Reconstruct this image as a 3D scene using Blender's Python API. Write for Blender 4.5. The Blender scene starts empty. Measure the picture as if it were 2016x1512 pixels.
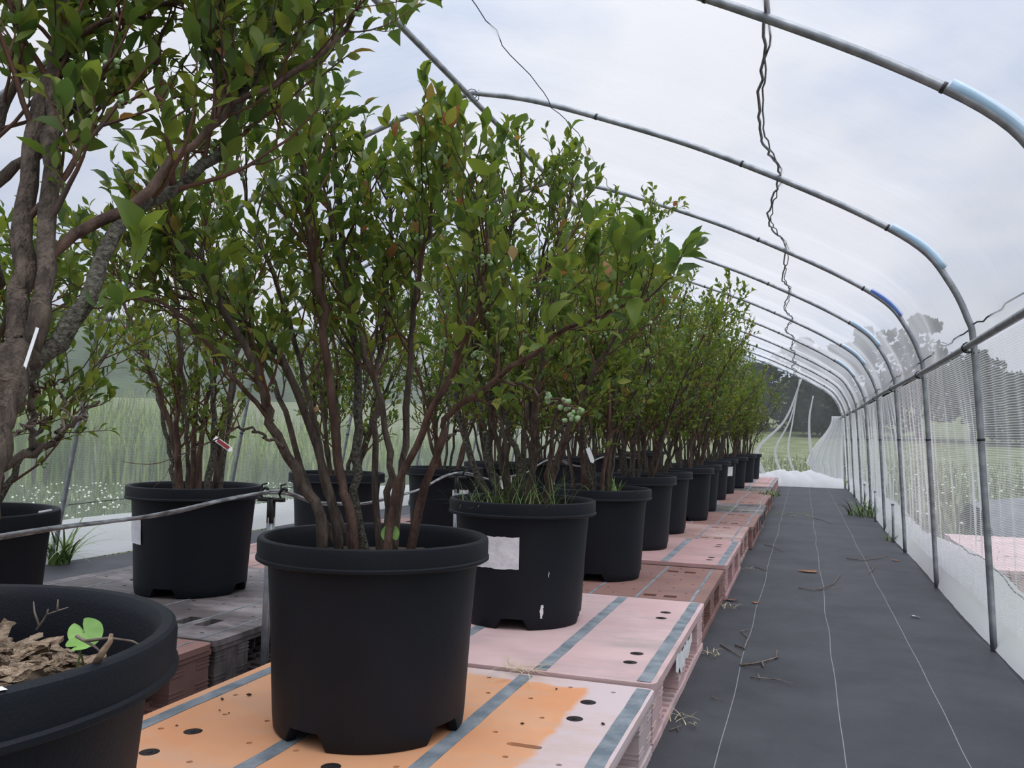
import bpy, bmesh, math, random
import numpy as np
from mathutils import Matrix, Vector
sc = bpy.context.scene
COL = sc.collection
# ---------------------------------------------------------------- camera
W, H, F = 2016, 1512, 1685.0
VPX, VPY, ROLL, HC = 1580.0, 866.0, math.radians(1.3), 0.735      # tunnel axis in the frame, tilt, eye height
def camdir(px, py):
    v = np.array([px-W/2, -(py-H/2), -F]); return v/np.linalg.norm(v)
_Y = camdir(VPX, VPY); _t = np.array([math.cos(ROLL), -math.sin(ROLL), 0.0])
_Z = np.cross(_t, _Y); _Z /= np.linalg.norm(_Z); _X = np.cross(_Y, _Z)
RM = np.array([_X, _Y, _Z]); CP = np.array([0.0, 0.0, HC])
def at(px, py, y):                      # point of the place at distance y down the tunnel
    d = RM @ camdir(px, py); return CP + d*(y/d[1])
def atz(px, py, z):
    d = RM @ camdir(px, py); return CP + d*((z-HC)/d[2])
def atx(px, py, x):
    d = RM @ camdir(px, py); return CP + d*(x/d[0])
cd = bpy.data.cameras.new('camera'); cam = bpy.data.objects.new('camera', cd); COL.objects.link(cam)
cd.sensor_width = 36.0; cd.lens = F/W*36.0; cd.clip_start = 0.02; cd.clip_end = 500
mw = Matrix.Identity(4)
for i in range(3):
    for j in range(3): mw[i][j] = RM[i][j]
    mw[i][3] = CP[i]
cam.matrix_world = mw
sc.camera = cam
# ---------------------------------------------------------------- sky (overcast) and exposure
wd = bpy.data.worlds.new('sky'); sc.world = wd; wd.use_nodes = True
nt = wd.node_tree; nt.nodes.clear()
def N(tree, typ, **kw):
    n = tree.nodes.new(typ)
    for k, v in kw.items():
        if k.startswith('i_'):
            key = k[2:]; n.inputs[int(key) if key.isdigit() else key].default_value = v
        else: setattr(n, k, v)
    return n
tc = N(nt, 'ShaderNodeTexCoord'); sep = N(nt, 'ShaderNodeSeparateXYZ'); nt.links.new(tc.outputs['Generated'], sep.inputs[0])
cl = N(nt, 'ShaderNodeMath', operation='MAXIMUM', i_1=0.0); nt.links.new(sep.outputs[2], cl.inputs[0])
cp = N(nt, 'ShaderNodeMath', operation='POWER', i_1=3.0); nt.links.new(cl.outputs[0], cp.inputs[0])
ov = N(nt, 'ShaderNodeMath', operation='MULTIPLY_ADD', i_1=1.9, i_2=0.745); nt.links.new(cp.outputs[0], ov.inputs[0])   # overcast sky: brighter to the zenith
mp = N(nt, 'ShaderNodeMapping'); mp.inputs['Scale'].default_value = (1.6, 1.6, 3.2); nt.links.new(tc.outputs['Generated'], mp.inputs[0])
nz = N(nt, 'ShaderNodeTexNoise', i_Scale=2.2, i_Detail=4.0, i_Roughness=0.5); nt.links.new(mp.outputs[0], nz.inputs['Vector'])
rp = N(nt, 'ShaderNodeValToRGB'); nt.links.new(nz.outputs[0], rp.inputs[0])
rp.color_ramp.elements[0].position = 0.38; rp.color_ramp.elements[0].color = (0.56, 0.67, 0.90, 1)
rp.color_ramp.elements[1].position = 0.60; rp.color_ramp.elements[1].color = (0.945, 0.96, 1.02, 1)
bg = N(nt, 'ShaderNodeBackground'); out = N(nt, 'ShaderNodeOutputWorld')
nt.links.new(rp.outputs[0], bg.inputs[0]); nt.links.new(ov.outputs[0], bg.inputs[1]); nt.links.new(bg.outputs[0], out.inputs[0])
sl = bpy.data.lights.new('veiled_sun', 'SUN'); sl.energy = 2.2; sl.angle = math.radians(70); sl.color = (1.0, 0.98, 0.95)     # sun behind thin cloud, near overhead
so = bpy.data.objects.new('veiled_sun', sl); COL.objects.link(so); so.rotation_euler = (math.radians(14), math.radians(12), 0)
vs = sc.view_settings; vs.view_transform = 'Standard'; vs.look = 'None'; vs.gamma = 1.0; vs.exposure = 0.0; vs.use_curve_mapping = False
# ---------------------------------------------------------------- materials
def s2l(c):
    return tuple((v/255/12.92 if v/255 <= 0.04045 else ((v/255+0.055)/1.055)**2.4) for v in c)
MATS = {}
def base_mat(name):
    m = bpy.data.materials.new(name); m.use_nodes = True; t = m.node_tree; t.nodes.clear()
    o = N(t, 'ShaderNodeOutputMaterial'); p = N(t, 'ShaderNodeBsdfPrincipled'); t.links.new(p.outputs[0], o.inputs[0])
    MATS[name] = m; return m, t, p, o
def pmat(name, c1, c2=None, rough=0.6, scale=8.0, metal=0.0, bump=0.0, bscale=40.0, lo=0.35, hi=0.65, spec=0.4, stretch=None, detail=4.0):
    m, t, p, o = base_mat(name)
    p.inputs['Roughness'].default_value = rough; p.inputs['Metallic'].default_value = metal; p.inputs['Specular IOR Level'].default_value = spec
    c = N(t, 'ShaderNodeTexCoord'); mp = N(t, 'ShaderNodeMapping'); t.links.new(c.outputs['Object'], mp.inputs[0])
    if stretch: mp.inputs['Scale'].default_value = stretch
    if c2 is None: p.inputs['Base Color'].default_value = (*c1, 1)
    else:
        n = N(t, 'ShaderNodeTexNoise', i_Scale=scale, i_Detail=detail); t.links.new(mp.outputs[0], n.inputs['Vector'])
        r = N(t, 'ShaderNodeValToRGB'); t.links.new(n.outputs[0], r.inputs[0])
        r.color_ramp.elements[0].position = lo; r.color_ramp.elements[0].color = (*c1, 1)
        r.color_ramp.elements[1].position = hi; r.color_ramp.elements[1].color = (*c2, 1)
        t.links.new(r.outputs[0], p.inputs['Base Color'])
    if bump:
        n2 = N(t, 'ShaderNodeTexNoise', i_Scale=bscale, i_Detail=3.0); t.links.new(mp.outputs[0], n2.inputs['Vector'])
        b = N(t, 'ShaderNodeBump', i_Strength=bump, i_Distance=0.01); t.links.new(n2.outputs[0], b.inputs['Height']); t.links.new(b.outputs[0], p.inputs['Normal'])
    return m
pmat('pot_black', (0.0055, 0.0072, 0.0110), (0.0080, 0.0102, 0.0150), rough=0.55, scale=5, bump=0.10, bscale=300, spec=0.22)
pmat('soil', (0.03, 0.02, 0.014), (0.09, 0.06, 0.04), rough=0.95, scale=40, bump=0.8, bscale=90)
pmat('bark_chip', (0.10, 0.055, 0.032), (0.60, 0.45, 0.31), rough=0.9, scale=5, bump=0.9, bscale=12, stretch=(1, 4, 4), lo=0.3, hi=0.75, detail=8)
pmat('bark_chip_pale', (0.30, 0.20, 0.12), (0.72, 0.58, 0.41), rough=0.9, scale=5, bump=0.9, bscale=12, stretch=(1, 4, 4), detail=8)
pmat('sticker', (0.62, 0.62, 0.66), (0.82, 0.82, 0.85), rough=0.55, scale=25, bump=0.35, bscale=60)
pmat('bark', (0.026, 0.018, 0.013), (0.140, 0.104, 0.081), rough=0.9, scale=60, bump=1.0, bscale=160, lo=0.3, hi=0.74, stretch=(1, 1, 0.22), detail=8)
pmat('bark_lichen', (0.040, 0.031, 0.024), (0.19, 0.185, 0.145), rough=0.92, scale=130, bump=1.0, bscale=200, lo=0.35, hi=0.8, detail=8)
pmat('cane_red', (0.042, 0.020, 0.014), (0.135, 0.078, 0.056), rough=0.7, scale=40, bump=0.6, bscale=140, stretch=(1, 1, 0.3), detail=7)
pmat('twig', (0.040, 0.025, 0.018), (0.115, 0.045, 0.024), rough=0.7, scale=9)
pmat('dead_twig', (0.10, 0.075, 0.06), (0.22, 0.18, 0.15), rough=0.9, scale=30)
pmat('galvanised', (0.20, 0.215, 0.235), (0.36, 0.375, 0.40), rough=0.42, metal=0.55, scale=22)
pmat('dark_band', (0.02, 0.02, 0.024), rough=0.5)
pmat('wire_grey', (0.13, 0.135, 0.15), (0.25, 0.255, 0.27), rough=0.5, metal=0.4, scale=60)
pmat('rope_dark', (0.025, 0.026, 0.032), rough=0.8)
pmat('sleeve_pale', (0.30, 0.46, 0.62), (0.42, 0.58, 0.72), rough=0.5, scale=10)
pmat('sleeve_blue', (0.06, 0.12, 0.40), (0.10, 0.20, 0.50), rough=0.5, scale=10)
pmat('tape', (0.13, 0.16, 0.185), (0.27, 0.30, 0.325), rough=0.7, scale=18, bump=0.3, bscale=120)
pmat('plug', (0.026, 0.022, 0.022), rough=0.7, spec=0.2)  # rubber of the plugs; also shade painted into the pink pallets' round holes
pmat('tube_clear', (0.11, 0.115, 0.12), (0.36, 0.37, 0.385), rough=0.35, scale=30)
pmat('clamp_black', (0.012, 0.012, 0.013), rough=0.45)
pmat('grass_blade', (0.060, 0.105, 0.028), (0.15, 0.22, 0.06), rough=0.6, scale=8)
pmat('dry_straw', (0.42, 0.36, 0.20), (0.62, 0.55, 0.34), rough=0.9, scale=20)
pmat('seedling', (0.12, 0.25, 0.045), (0.20, 0.36, 0.08), rough=0.5, scale=20)
pmat('dead_leaf', (0.16, 0.06, 0.03), (0.34, 0.17, 0.09), rough=0.8, scale=20)
pmat('tag_white', (0.78, 0.78, 0.80), rough=0.4)
pmat('tag_red', (0.22, 0.02, 0.025), rough=0.4)
pmat('paint_white', (0.66, 0.66, 0.64), (0.80, 0.80, 0.80), rough=0.7, scale=30)
pmat('green_pipe', (0.02, 0.22, 0.16), rough=0.5)
pmat('berry', (0.20, 0.33, 0.14), (0.34, 0.46, 0.24), rough=0.5, scale=60)
pmat('tree_bark', (0.05, 0.042, 0.035), (0.10, 0.085, 0.07), rough=0.9, scale=6)
pmat('clover_head', (0.50, 0.54, 0.42), (0.66, 0.68, 0.58), rough=0.9, scale=10)
pmat('field', (0.095, 0.120, 0.055), (0.185, 0.20, 0.115), rough=1.0, scale=1.6, detail=10, lo=0.3, hi=0.7, spec=0.05)
pmat('hill', (0.020, 0.035, 0.018), (0.055, 0.085, 0.040), rough=1.0, scale=0.35, detail=8, spec=0.05, bump=1.0, bscale=1.2)
pmat('conifer', (0.010, 0.020, 0.013), (0.028, 0.046, 0.026), rough=1.0, scale=1.5, spec=0.05)
pmat('broadleaf', (0.016, 0.032, 0.014), (0.042, 0.066, 0.028), rough=1.0, scale=1.5, spec=0.05)
pmat('tall_grass', (0.11, 0.19, 0.04), (0.30, 0.38, 0.10), rough=1.0, scale=0.9, spec=0.05)
pmat('meadow_pale', (0.10, 0.125, 0.055), (0.21, 0.225, 0.125), rough=1.0, scale=0.9, spec=0.05)
pmat('cover_grey', (0.10, 0.105, 0.115), (0.17, 0.175, 0.19), rough=0.7, scale=3)
# leaf: colour from a per-leaf random value, light passing through
def leaf_mat(name, stops, trans=0.44):
    m, t, p, o = base_mat(name)
    a = N(t, 'ShaderNodeAttribute', attribute_name='rnd'); r = N(t, 'ShaderNodeValToRGB'); t.links.new(a.outputs['Fac'], r.inputs[0])
    e = r.color_ramp.elements
    while len(e) < len(stops): e.new(0.5)
    for k, (pos, c) in enumerate(stops): e[k].position = pos; e[k].color = (*c, 1)
    t.links.new(r.outputs[0], p.inputs['Base Color']); p.inputs['Roughness'].default_value = 0.5; p.inputs['Specular IOR Level'].default_value = 0.3
    tr = N(t, 'ShaderNodeBsdfTranslucent'); hs = N(t, 'ShaderNodeHueSaturation', i_Saturation=1.1, i_Value=1.25); t.links.new(r.outputs[0], hs.inputs['Color']); t.links.new(hs.outputs[0], tr.inputs[0])
    mx = N(t, 'ShaderNodeMixShader', i_0=trans); t.links.new(p.outputs[0], mx.inputs[1]); t.links.new(tr.outputs[0], mx.inputs[2]); t.links.new(mx.outputs[0], o.inputs[0])
G = [(0.0, (0.070, 0.120, 0.034)), (0.45, (0.128, 0.186, 0.038)), (0.8, (0.185, 0.235, 0.046)), (0.975, (0.25, 0.262, 0.055)), (0.995, (0.30, 0.13, 0.06))]
leaf_mat('leaf', G)
# pallets
def pallet_mat(name, c1, c2, worn, extra=None):
    m, t, p, o = base_mat(name)
    p.inputs['Roughness'].default_value = 0.62; p.inputs['Specular IOR Level'].default_value = 0.35
    c = N(t, 'ShaderNodeTexCoord'); n = N(t, 'ShaderNodeTexNoise', i_Scale=4.0, i_Detail=6.0); t.links.new(c.outputs['Object'], n.inputs['Vector'])
    r = N(t, 'ShaderNodeValToRGB'); t.links.new(n.outputs[0], r.inputs[0])
    r.color_ramp.elements[0].position = 0.35; r.color_ramp.elements[0].color = (*c1, 1); r.color_ramp.elements[1].position = 0.65; r.color_ramp.elements[1].color = (*c2, 1)
    n2 = N(t, 'ShaderNodeTexNoise', i_Scale=2.4, i_Detail=9.0, i_Roughness=0.7); mp = N(t, 'ShaderNodeMapping'); mp.inputs['Scale'].default_value = (1, 2.2, 1); mp.inputs['Location'].default_value = (3.1, 1.7, 0)
    t.links.new(c.outputs['Object'], mp.inputs[0]); t.links.new(mp.outputs[0], n2.inputs['Vector'])
    r2 = N(t, 'ShaderNodeValToRGB'); t.links.new(n2.outputs[0], r2.inputs[0]); r2.color_ramp.elements[0].position = 0.47; r2.color_ramp.elements[1].position = 0.70
    ms = N(t, 'ShaderNodeMath', operation='MULTIPLY', i_1=0.85); t.links.new(r2.outputs[0], ms.inputs[0])
    mx = N(t, 'ShaderNodeMix', data_type='RGBA'); t.links.new(ms.outputs[0], mx.inputs[0]); mx.inputs[7].default_value = (*worn, 1)
    src = r.outputs[0]
    if extra:      # faded border around the stained middle of the deck: (half x, half y, centre x, centre y, colour)
        hx, hy, ox, oy, col = extra
        s = N(t, 'ShaderNodeSeparateXYZ'); wob = N(t, 'ShaderNodeTexNoise', i_Scale=9.0, i_Detail=3.0); t.links.new(c.outputs['Object'], wob.inputs['Vector'])
        va = N(t, 'ShaderNodeVectorMath', operation='MULTIPLY_ADD'); va.inputs[1].default_value = (0.07,)*3; t.links.new(wob.outputs['Color'], va.inputs[0]); t.links.new(c.outputs['Object'], va.inputs[2]); t.links.new(va.outputs[0], s.inputs[0])
        def edge(axis, off, half):
            a = N(t, 'ShaderNodeMath', operation='SUBTRACT', i_1=off+0.035); t.links.new(s.outputs[axis], a.inputs[0])
            b = N(t, 'ShaderNodeMath', operation='ABSOLUTE'); t.links.new(a.outputs[0], b.inputs[0])
            g = N(t, 'ShaderNodeMapRange', i_1=half-0.008, i_2=half+0.008); t.links.new(b.outputs[0], g.inputs[0]); return g
        ga, gb = edge(0, ox, hx), edge(1, oy, hy)
        gm = N(t, 'ShaderNodeMath', operation='MAXIMUM'); t.links.new(ga.outputs[0], gm.inputs[0]); t.links.new(gb.outputs[0], gm.inputs[1])
        m2 = N(t, 'ShaderNodeMix', data_type='RGBA'); t.links.new(gm.outputs[0], m2.inputs[0]); t.links.new(r.outputs[0], m2.inputs[6]); m2.inputs[7].default_value = (*col, 1); src = m2.outputs[2]
    t.links.new(src, mx.inputs[6]); t.links.new(mx.outputs[2], p.inputs['Base Color'])
    return m
pallet_mat('pal_orange', (0.66, 0.30, 0.145), (0.72, 0.37, 0.20), (0.54, 0.36, 0.26), extra=(0.4625, 0.535, -0.1375, -0.065, (0.60, 0.49, 0.49)))
pallet_mat('pal_pink', (0.56, 0.38, 0.37), (0.64, 0.46, 0.45), (0.38, 0.31, 0.305))
pallet_mat('pal_rose', (0.44, 0.265, 0.255), (0.52, 0.325, 0.315), (0.36, 0.25, 0.24))
pallet_mat('pal_pale', (0.50, 0.40, 0.39), (0.58, 0.48, 0.47), (0.34, 0.29, 0.28))
pallet_mat('pal_brown', (0.215, 0.115, 0.096), (0.285, 0.16, 0.137), (0.20, 0.13, 0.115))
pallet_mat('pal_tan', (0.31, 0.18, 0.16), (0.39, 0.24, 0.215), (0.52, 0.42, 0.40))
pallet_mat('pal_grey', (0.062, 0.053, 0.053), (0.115, 0.098, 0.097), (0.33, 0.29, 0.29))
# weed cloth
def cloth_mat():
    m, t, p, o = base_mat('weed_cloth')
    p.inputs['Roughness'].default_value = 0.62; p.inputs['Specular IOR Level'].default_value = 0.3
    c = N(t, 'ShaderNodeTexCoord'); s = N(t, 'ShaderNodeSeparateXYZ'); t.links.new(c.outputs['Object'], s.inputs[0])
    n = N(t, 'ShaderNodeTexNoise', i_Scale=3.0, i_Detail=10.0, i_Roughness=0.65); t.links.new(c.outputs['Object'], n.inputs['Vector'])
    r = N(t, 'ShaderNodeValToRGB'); t.links.new(n.outputs[0], r.inputs[0]); r.color_ramp.elements[0].position = 0.3; r.color_ramp.elements[0].color = (0.026, 0.027, 0.032, 1); r.color_ramp.elements[1].position = 0.75; r.color_ramp.elements[1].color = (0.060, 0.061, 0.068, 1)
    nn = N(t, 'ShaderNodeTexNoise', i_Scale=1.2, i_Detail=1.0); t.links.new(c.outputs['Object'], nn.inputs['Vector'])
    wob = N(t, 'ShaderNodeMath', operation='MULTIPLY_ADD', i_1=0.03); t.links.new(nn.outputs[0], wob.inputs[0]); t.links.new(s.outputs[0], wob.inputs[2])
    last = None
    for x in (atz(1460, 1308, 0)[0], atz(1639, 1304, 0)[0], atz(1791, 1274, 0)[0], -2.9, -3.2):
        a = N(t, 'ShaderNodeMath', operation='SUBTRACT', i_1=x+0.015); t.links.new(wob.outputs[0], a.inputs[0])
        b = N(t, 'ShaderNodeMath', operation='ABSOLUTE'); t.links.new(a.outputs[0], b.inputs[0])
        g = N(t, 'ShaderNodeMath', operation='LESS_THAN', i_1=0.0011); t.links.new(b.outputs[0], g.inputs[0])
        if last is None: last = g
        else:
            h = N(t, 'ShaderNodeMath', operation='MAXIMUM'); t.links.new(last.outputs[0], h.inputs[0]); t.links.new(g.outputs[0], h.inputs[1]); last = h
    q = N(t, 'ShaderNodeMath', operation='MULTIPLY', i_1=0.55); t.links.new(last.outputs[0], q.inputs[0])
    mx = N(t, 'ShaderNodeMix', data_type='RGBA'); t.links.new(q.outputs[0], mx.inputs[0]); t.links.new(r.outputs[0], mx.inputs[6]); mx.inputs[7].default_value = (0.36, 0.38, 0.37, 1)
    t.links.new(mx.outputs[2], p.inputs['Base Color'])
    w = N(t, 'ShaderNodeTexNoise', i_Scale=260.0, i_Detail=1.0); t.links.new(c.outputs['Object'], w.inputs['Vector'])
    b = N(t, 'ShaderNodeBump', i_Strength=0.25, i_Distance=0.003); t.links.new(w.outputs[0], b.inputs['Height']); t.links.new(b.outputs[0], p.inputs['Normal'])
cloth_mat()
# insect net: threads over open gaps; seen aslant the gaps close up
def net_mat(name, cover, thread=0.0, period=0.008, axis=2, white=0.86):
    m, t, p, o = base_mat(name); t.nodes.remove(p)
    d = N(t, 'ShaderNodeBsdfDiffuse'); d.inputs[0].default_value = (white, white, white*1.02, 1)
    tl = N(t, 'ShaderNodeBsdfTranslucent'); tl.inputs[0].default_value = (white, white, white*1.02, 1)
    fa = N(t, 'ShaderNodeMixShader', i_0=0.55); t.links.new(d.outputs[0], fa.inputs[1]); t.links.new(tl.outputs[0], fa.inputs[2])
    tp = N(t, 'ShaderNodeBsdfTransparent'); mx = N(t, 'ShaderNodeMixShader'); t.links.new(tp.outputs[0], mx.inputs[1]); t.links.new(fa.outputs[0], mx.inputs[2]); t.links.new(mx.outputs[0], o.inputs[0])
    g = N(t, 'ShaderNodeNewGeometry'); dt = N(t, 'ShaderNodeVectorMath', operation='DOT_PRODUCT'); t.links.new(g.outputs['Incoming'], dt.inputs[0]); t.links.new(g.outputs['Normal'], dt.inputs[1])
    ab = N(t, 'ShaderNodeMath', operation='ABSOLUTE'); t.links.new(dt.outputs['Value'], ab.inputs[0])
    mn = N(t, 'ShaderNodeMath', operation='MAXIMUM', i_1=0.06); t.links.new(ab.outputs[0], mn.inputs[0])
    ex = N(t, 'ShaderNodeMath', operation='DIVIDE', i_0=1.0); t.links.new(mn.outputs[0], ex.inputs[1])
    ex2 = N(t, 'ShaderNodeMath', operation='POWER', i_1=0.6); t.links.new(ex.outputs[0], ex2.inputs[0])
    c = N(t, 'ShaderNodeTexCoord')
    nz = N(t, 'ShaderNodeTexNoise', i_Scale=2.5, i_Detail=5.0); mp = N(t, 'ShaderNodeMapping'); mp.inputs['Scale'].default_value = (1, 2.5, 0.5); t.links.new(c.outputs['Object'], mp.inputs[0]); t.links.new(mp.outputs[0], nz.inputs['Vector'])
    v = N(t, 'ShaderNodeMapRange', i_1=0.3, i_2=0.7, i_3=(1-cover)**0.8, i_4=(1-cover)**1.25); t.links.new(nz.outputs[0], v.inputs[0])
    last = v
    if thread:
        s = N(t, 'ShaderNodeSeparateXYZ'); t.links.new(c.outputs['Object'], s.inputs[0])
        k = N(t, 'ShaderNodeMath', operation='MULTIPLY', i_1=1/period); t.links.new(s.outputs[axis], k.inputs[0])
        fr = N(t, 'ShaderNodeMath', operation='FRACT'); t.links.new(k.outputs[0], fr.inputs[0])
        lt = N(t, 'ShaderNodeMath', operation='LESS_THAN', i_1=0.36); t.links.new(fr.outputs[0], lt.inputs[0])
        th = N(t, 'ShaderNodeMath', operation='MULTIPLY_ADD', i_1=-thread, i_2=1.0); t.links.new(lt.outputs[0], th.inputs[0])
        ml = N(t, 'ShaderNodeMath', operation='MULTIPLY'); t.links.new(v.outputs[0], ml.inputs[0]); t.links.new(th.outputs[0], ml.inputs[1]); last = ml
    pw = N(t, 'ShaderNodeMath', operation='POWER'); t.links.new(last.outputs[0], pw.inputs[0]); t.links.new(ex2.outputs[0], pw.inputs[1])
    iv = N(t, 'ShaderNodeMath', operation='SUBTRACT', i_0=1.0); t.links.new(pw.outputs[0], iv.inputs[1]); t.links.new(iv.outputs[0], mx.inputs[0])
net_mat('net_roof', 0.22)
net_mat('net_side', 0.12, thread=0.34, period=0.0085)
net_mat('net_left', 0.17, thread=0.10, period=0.009)
net_mat('net_gather', 0.72)
net_mat('net_end', 0.12)
net_mat('skirt_white', 0.975, white=0.94)
# ---------------------------------------------------------------- mesh helpers
def mesh_np(name, verts, faces, mat, rnd=None, smooth=True):
    """faces: (n,3) or (n,4) int array or a list of such arrays"""
    if not isinstance(faces, list): faces = [faces]
    faces = [f for f in faces if len(f)]
    me = bpy.data.meshes.new(name); verts = np.asarray(verts, dtype=np.float32)
    me.vertices.add(len(verts)); me.vertices.foreach_set('co', verts.ravel())
    nl = sum(f.size for f in faces); npoly = sum(len(f) for f in faces)
    me.loops.add(nl); me.polygons.add(npoly)
    me.loops.foreach_set('vertex_index', np.concatenate([np.asarray(f, dtype=np.int32).ravel() for f in faces]))
    tot = np.concatenate([np.full(len(f), f.shape[1], dtype=np.int32) for f in faces]); st = np.concatenate([[0], np.cumsum(tot)[:-1]]).astype(np.int32)
    me.polygons.foreach_set('loop_start', st)
    me.polygons.foreach_set('use_smooth', np.full(npoly, smooth, dtype=bool))
    if rnd is not None:
        a = me.attributes.new('rnd', 'FLOAT', 'POINT'); a.data.foreach_set('value', np.asarray(rnd, dtype=np.float32))
    me.update(calc_edges=True)
    if mat: me.materials.append(MATS[mat])
    return me
def link(name, me, parent=None, loc=None):
    o = bpy.data.objects.new(name, me); COL.objects.link(o)
    if parent is not None: o.parent = parent
    if loc is not None: o.location = loc
    return o
def tag(o, label=None, cat=None, group=None, kind=None):
    if label: o['label'] = label
    if cat: o['category'] = cat
    if group: o['group'] = group
    if kind: o['kind'] = kind
    return o
def empty(name, loc=(0, 0, 0), rz=0.0):
    o = bpy.data.objects.new(name, None); COL.objects.link(o); o.location = loc; o.rotation_euler = (0, 0, rz); o.empty_display_size = 0.05; return o
class MB:                                # collects quads and triangles, one mesh at the end
    def __init__(s): s.v = []; s.q = []; s.t = []; s.n = 0
    def add(s, v, q=None, t=None):
        v = np.asarray(v, dtype=float)
        if q is not None and len(q): s.q.append(np.asarray(q)+s.n)
        if t is not None and len(t): s.t.append(np.asarray(t)+s.n)
        s.v.append(v); s.n += len(v)
    def box(s, x0, x1, y0, y1, z0, z1):
        v = [(x, y, z) for z in (z0, z1) for y in (y0, y1) for x in (x0, x1)]
        s.add(v, [(0, 2, 3, 1), (4, 5, 7, 6), (0, 1, 5, 4), (2, 6, 7, 3), (0, 4, 6, 2), (1, 3, 7, 5)])
    def tube(s, pts, r, n=6, cap=True):
        pts = np.asarray(pts, dtype=float); m = len(pts); r = np.broadcast_to(np.asarray(r, dtype=float), (m,))
        tg = np.gradient(pts, axis=0); tg /= np.linalg.norm(tg, axis=1)[:, None]+1e-12
        ref = np.array([0, 0, 1.0]) if abs(tg[:, 2]).mean() < 0.8 else np.array([1.0, 0.13, 0])
        u = np.cross(tg, ref); u /= np.linalg.norm(u, axis=1)[:, None]+1e-12; w = np.cross(tg, u)
        a = np.arange(n)*2*math.pi/n
        v = pts[:, None, :]+r[:, None, None]*(np.cos(a)[None, :, None]*u[:, None, :]+np.sin(a)[None, :, None]*w[:, None, :])
        i = np.arange(m-1)[:, None]*n; j = np.arange(n)[None, :]; k = (j+1) % n
        q = np.stack([i+j, i+k, i+n+k, i+n+j], -1).reshape(-1, 4)
        v = v.reshape(-1, 3); t = None
        if cap and n > 3:
            v = np.vstack([v, pts[0], pts[-1]]); c0, c1 = m*n, m*n+1
            t = [(c0, (b+1) % n, b) for b in range(n)]+[(c1, (m-1)*n+b, (m-1)*n+(b+1) % n) for b in range(n)]
        s.add(v, q, t)
    def mesh(s, name, mat, smooth=True, rnd=None):
        f = []
        if s.q: f.append(np.vstack(s.q))
        if s.t: f.append(np.vstack(s.t))
        return mesh_np(name, np.vstack(s.v), f, mat, rnd, smooth)
    def build(s, name, mat, parent=None, loc=None, smooth=True):
        return link(name, s.mesh(name, mat, smooth), parent, loc)
def spline(P, n):
    P = np.asarray(P, dtype=float)
    if len(P) == 2: return P[0]+(P[1]-P[0])*np.linspace(0, 1, n)[:, None]
    Q = np.vstack([2*P[0]-P[1], P, 2*P[-1]-P[-2]]); m = len(P)-1; out = []
    for t in np.linspace(0, m-1e-6, n):
        i = int(t); u = t-i; a, b, c, d = Q[i:i+4]
        out.append(0.5*((2*b)+(-a+c)*u+(2*a-5*b+4*c-d)*u*u+(-a+3*b-3*c+d)*u**3))
    return np.array(out)
def grid_mesh(name, fn, us, vs_, mat, parent=None):
    V = np.array([[fn(u, v) for v in vs_] for u in us]); nu, nv = len(us), len(vs_)
    i = np.arange(nu-1)[:, None]*nv; j = np.arange(nv-1)[None, :]
    q = np.stack([i+j, i+j+1, i+nv+j+1, i+nv+j], -1).reshape(-1, 4)
    return link(name, mesh_np(name, V.reshape(-1, 3), q, mat), parent)
_WV = {}
def wav(a, seed, n=5, f0=1.0):
    c = _WV.get((seed, n))
    if c is None:
        r = np.random.RandomState(seed); c = _WV[(seed, n)] = [((1.0+k*0.83)*(0.8+0.4*r.rand()), r.rand()*6.28, 1/(1+k*0.6)/n) for k in range(n)]
    return sum(w*math.sin(a*f0*q+p) for q, p, w in c)
# ---------------------------------------------------------------- ground, floor, hills
YEND = 14.7
HOOPS = [-0.6, 0.76, 2.13, 3.50, 4.88, 6.30, 7.78, 9.26, 10.75, 12.2, 13.6, 14.7]
XR, XL, XA, ZA = 0.65, -3.70, -1.41, 2.26
XC = XA
def field(u, v):
    return (u, v, -0.05+0.02*math.sin(u*0.7+v*0.4)+0.0033*min(15, max(0, math.hypot(u, v)-15))**2+0.06*max(0, math.hypot(u, v)-30))
us = np.concatenate([np.linspace(-90, -12, 24), np.linspace(-10, 10, 20), np.linspace(12, 60, 16)]); vv = np.concatenate([np.linspace(-12, 30, 40), np.linspace(33, 120, 24)])
tag(grid_mesh('ground', field, us, vv, 'field'), kind='structure')
def floor_f(u, v):
    z = 0.0035*wav(u*9+math.sin(v*0.8), 3)+0.004*wav(v*1.3+u*2, 5)
    e = min(u-(XL-0.10), XR+0.06-u)
    if e < 0.12: z -= 0.03*(1-e/0.12)*(0.6+0.4*math.sin(v*5))
    return (u, v, z+0.001)
tag(grid_mesh('floor', floor_f, np.linspace(XL-0.10, XR+0.06, 90), np.linspace(-1.5, YEND+0.1, 150), 'weed_cloth'), kind='structure')
# far slope with forest, and a second low one behind the tunnel
def hill(name, cx, cy, lx, ly, rz, h, seed):
    r = np.random.RandomState(seed); bumps = r.rand(260, 4)
    def f(u, v):
        e = max(0.0, 1-abs(u)**3)*max(0.0, math.sin(min(1, max(0, v))*math.pi*0.5))
        z = h*e*(0.85+0.18*wav(u*3, seed+1))
        z += e*(0.55*abs(wav(u*40+v*5, seed+2))+0.5*abs(wav(v*26-u*9, seed+3)))*1.6
        x, y = u*lx, v*ly
        return (cx+x*math.cos(rz)-y*math.sin(rz), cy+x*math.sin(rz)+y*math.cos(rz), z-0.1)
    return tag(grid_mesh(name, f, np.linspace(-1, 1, 150), np.linspace(0, 1, 40), 'hill'), kind='structure')
hill('hillside', -42, 34, 75, 26, math.radians(48), 11.5, 4)
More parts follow.
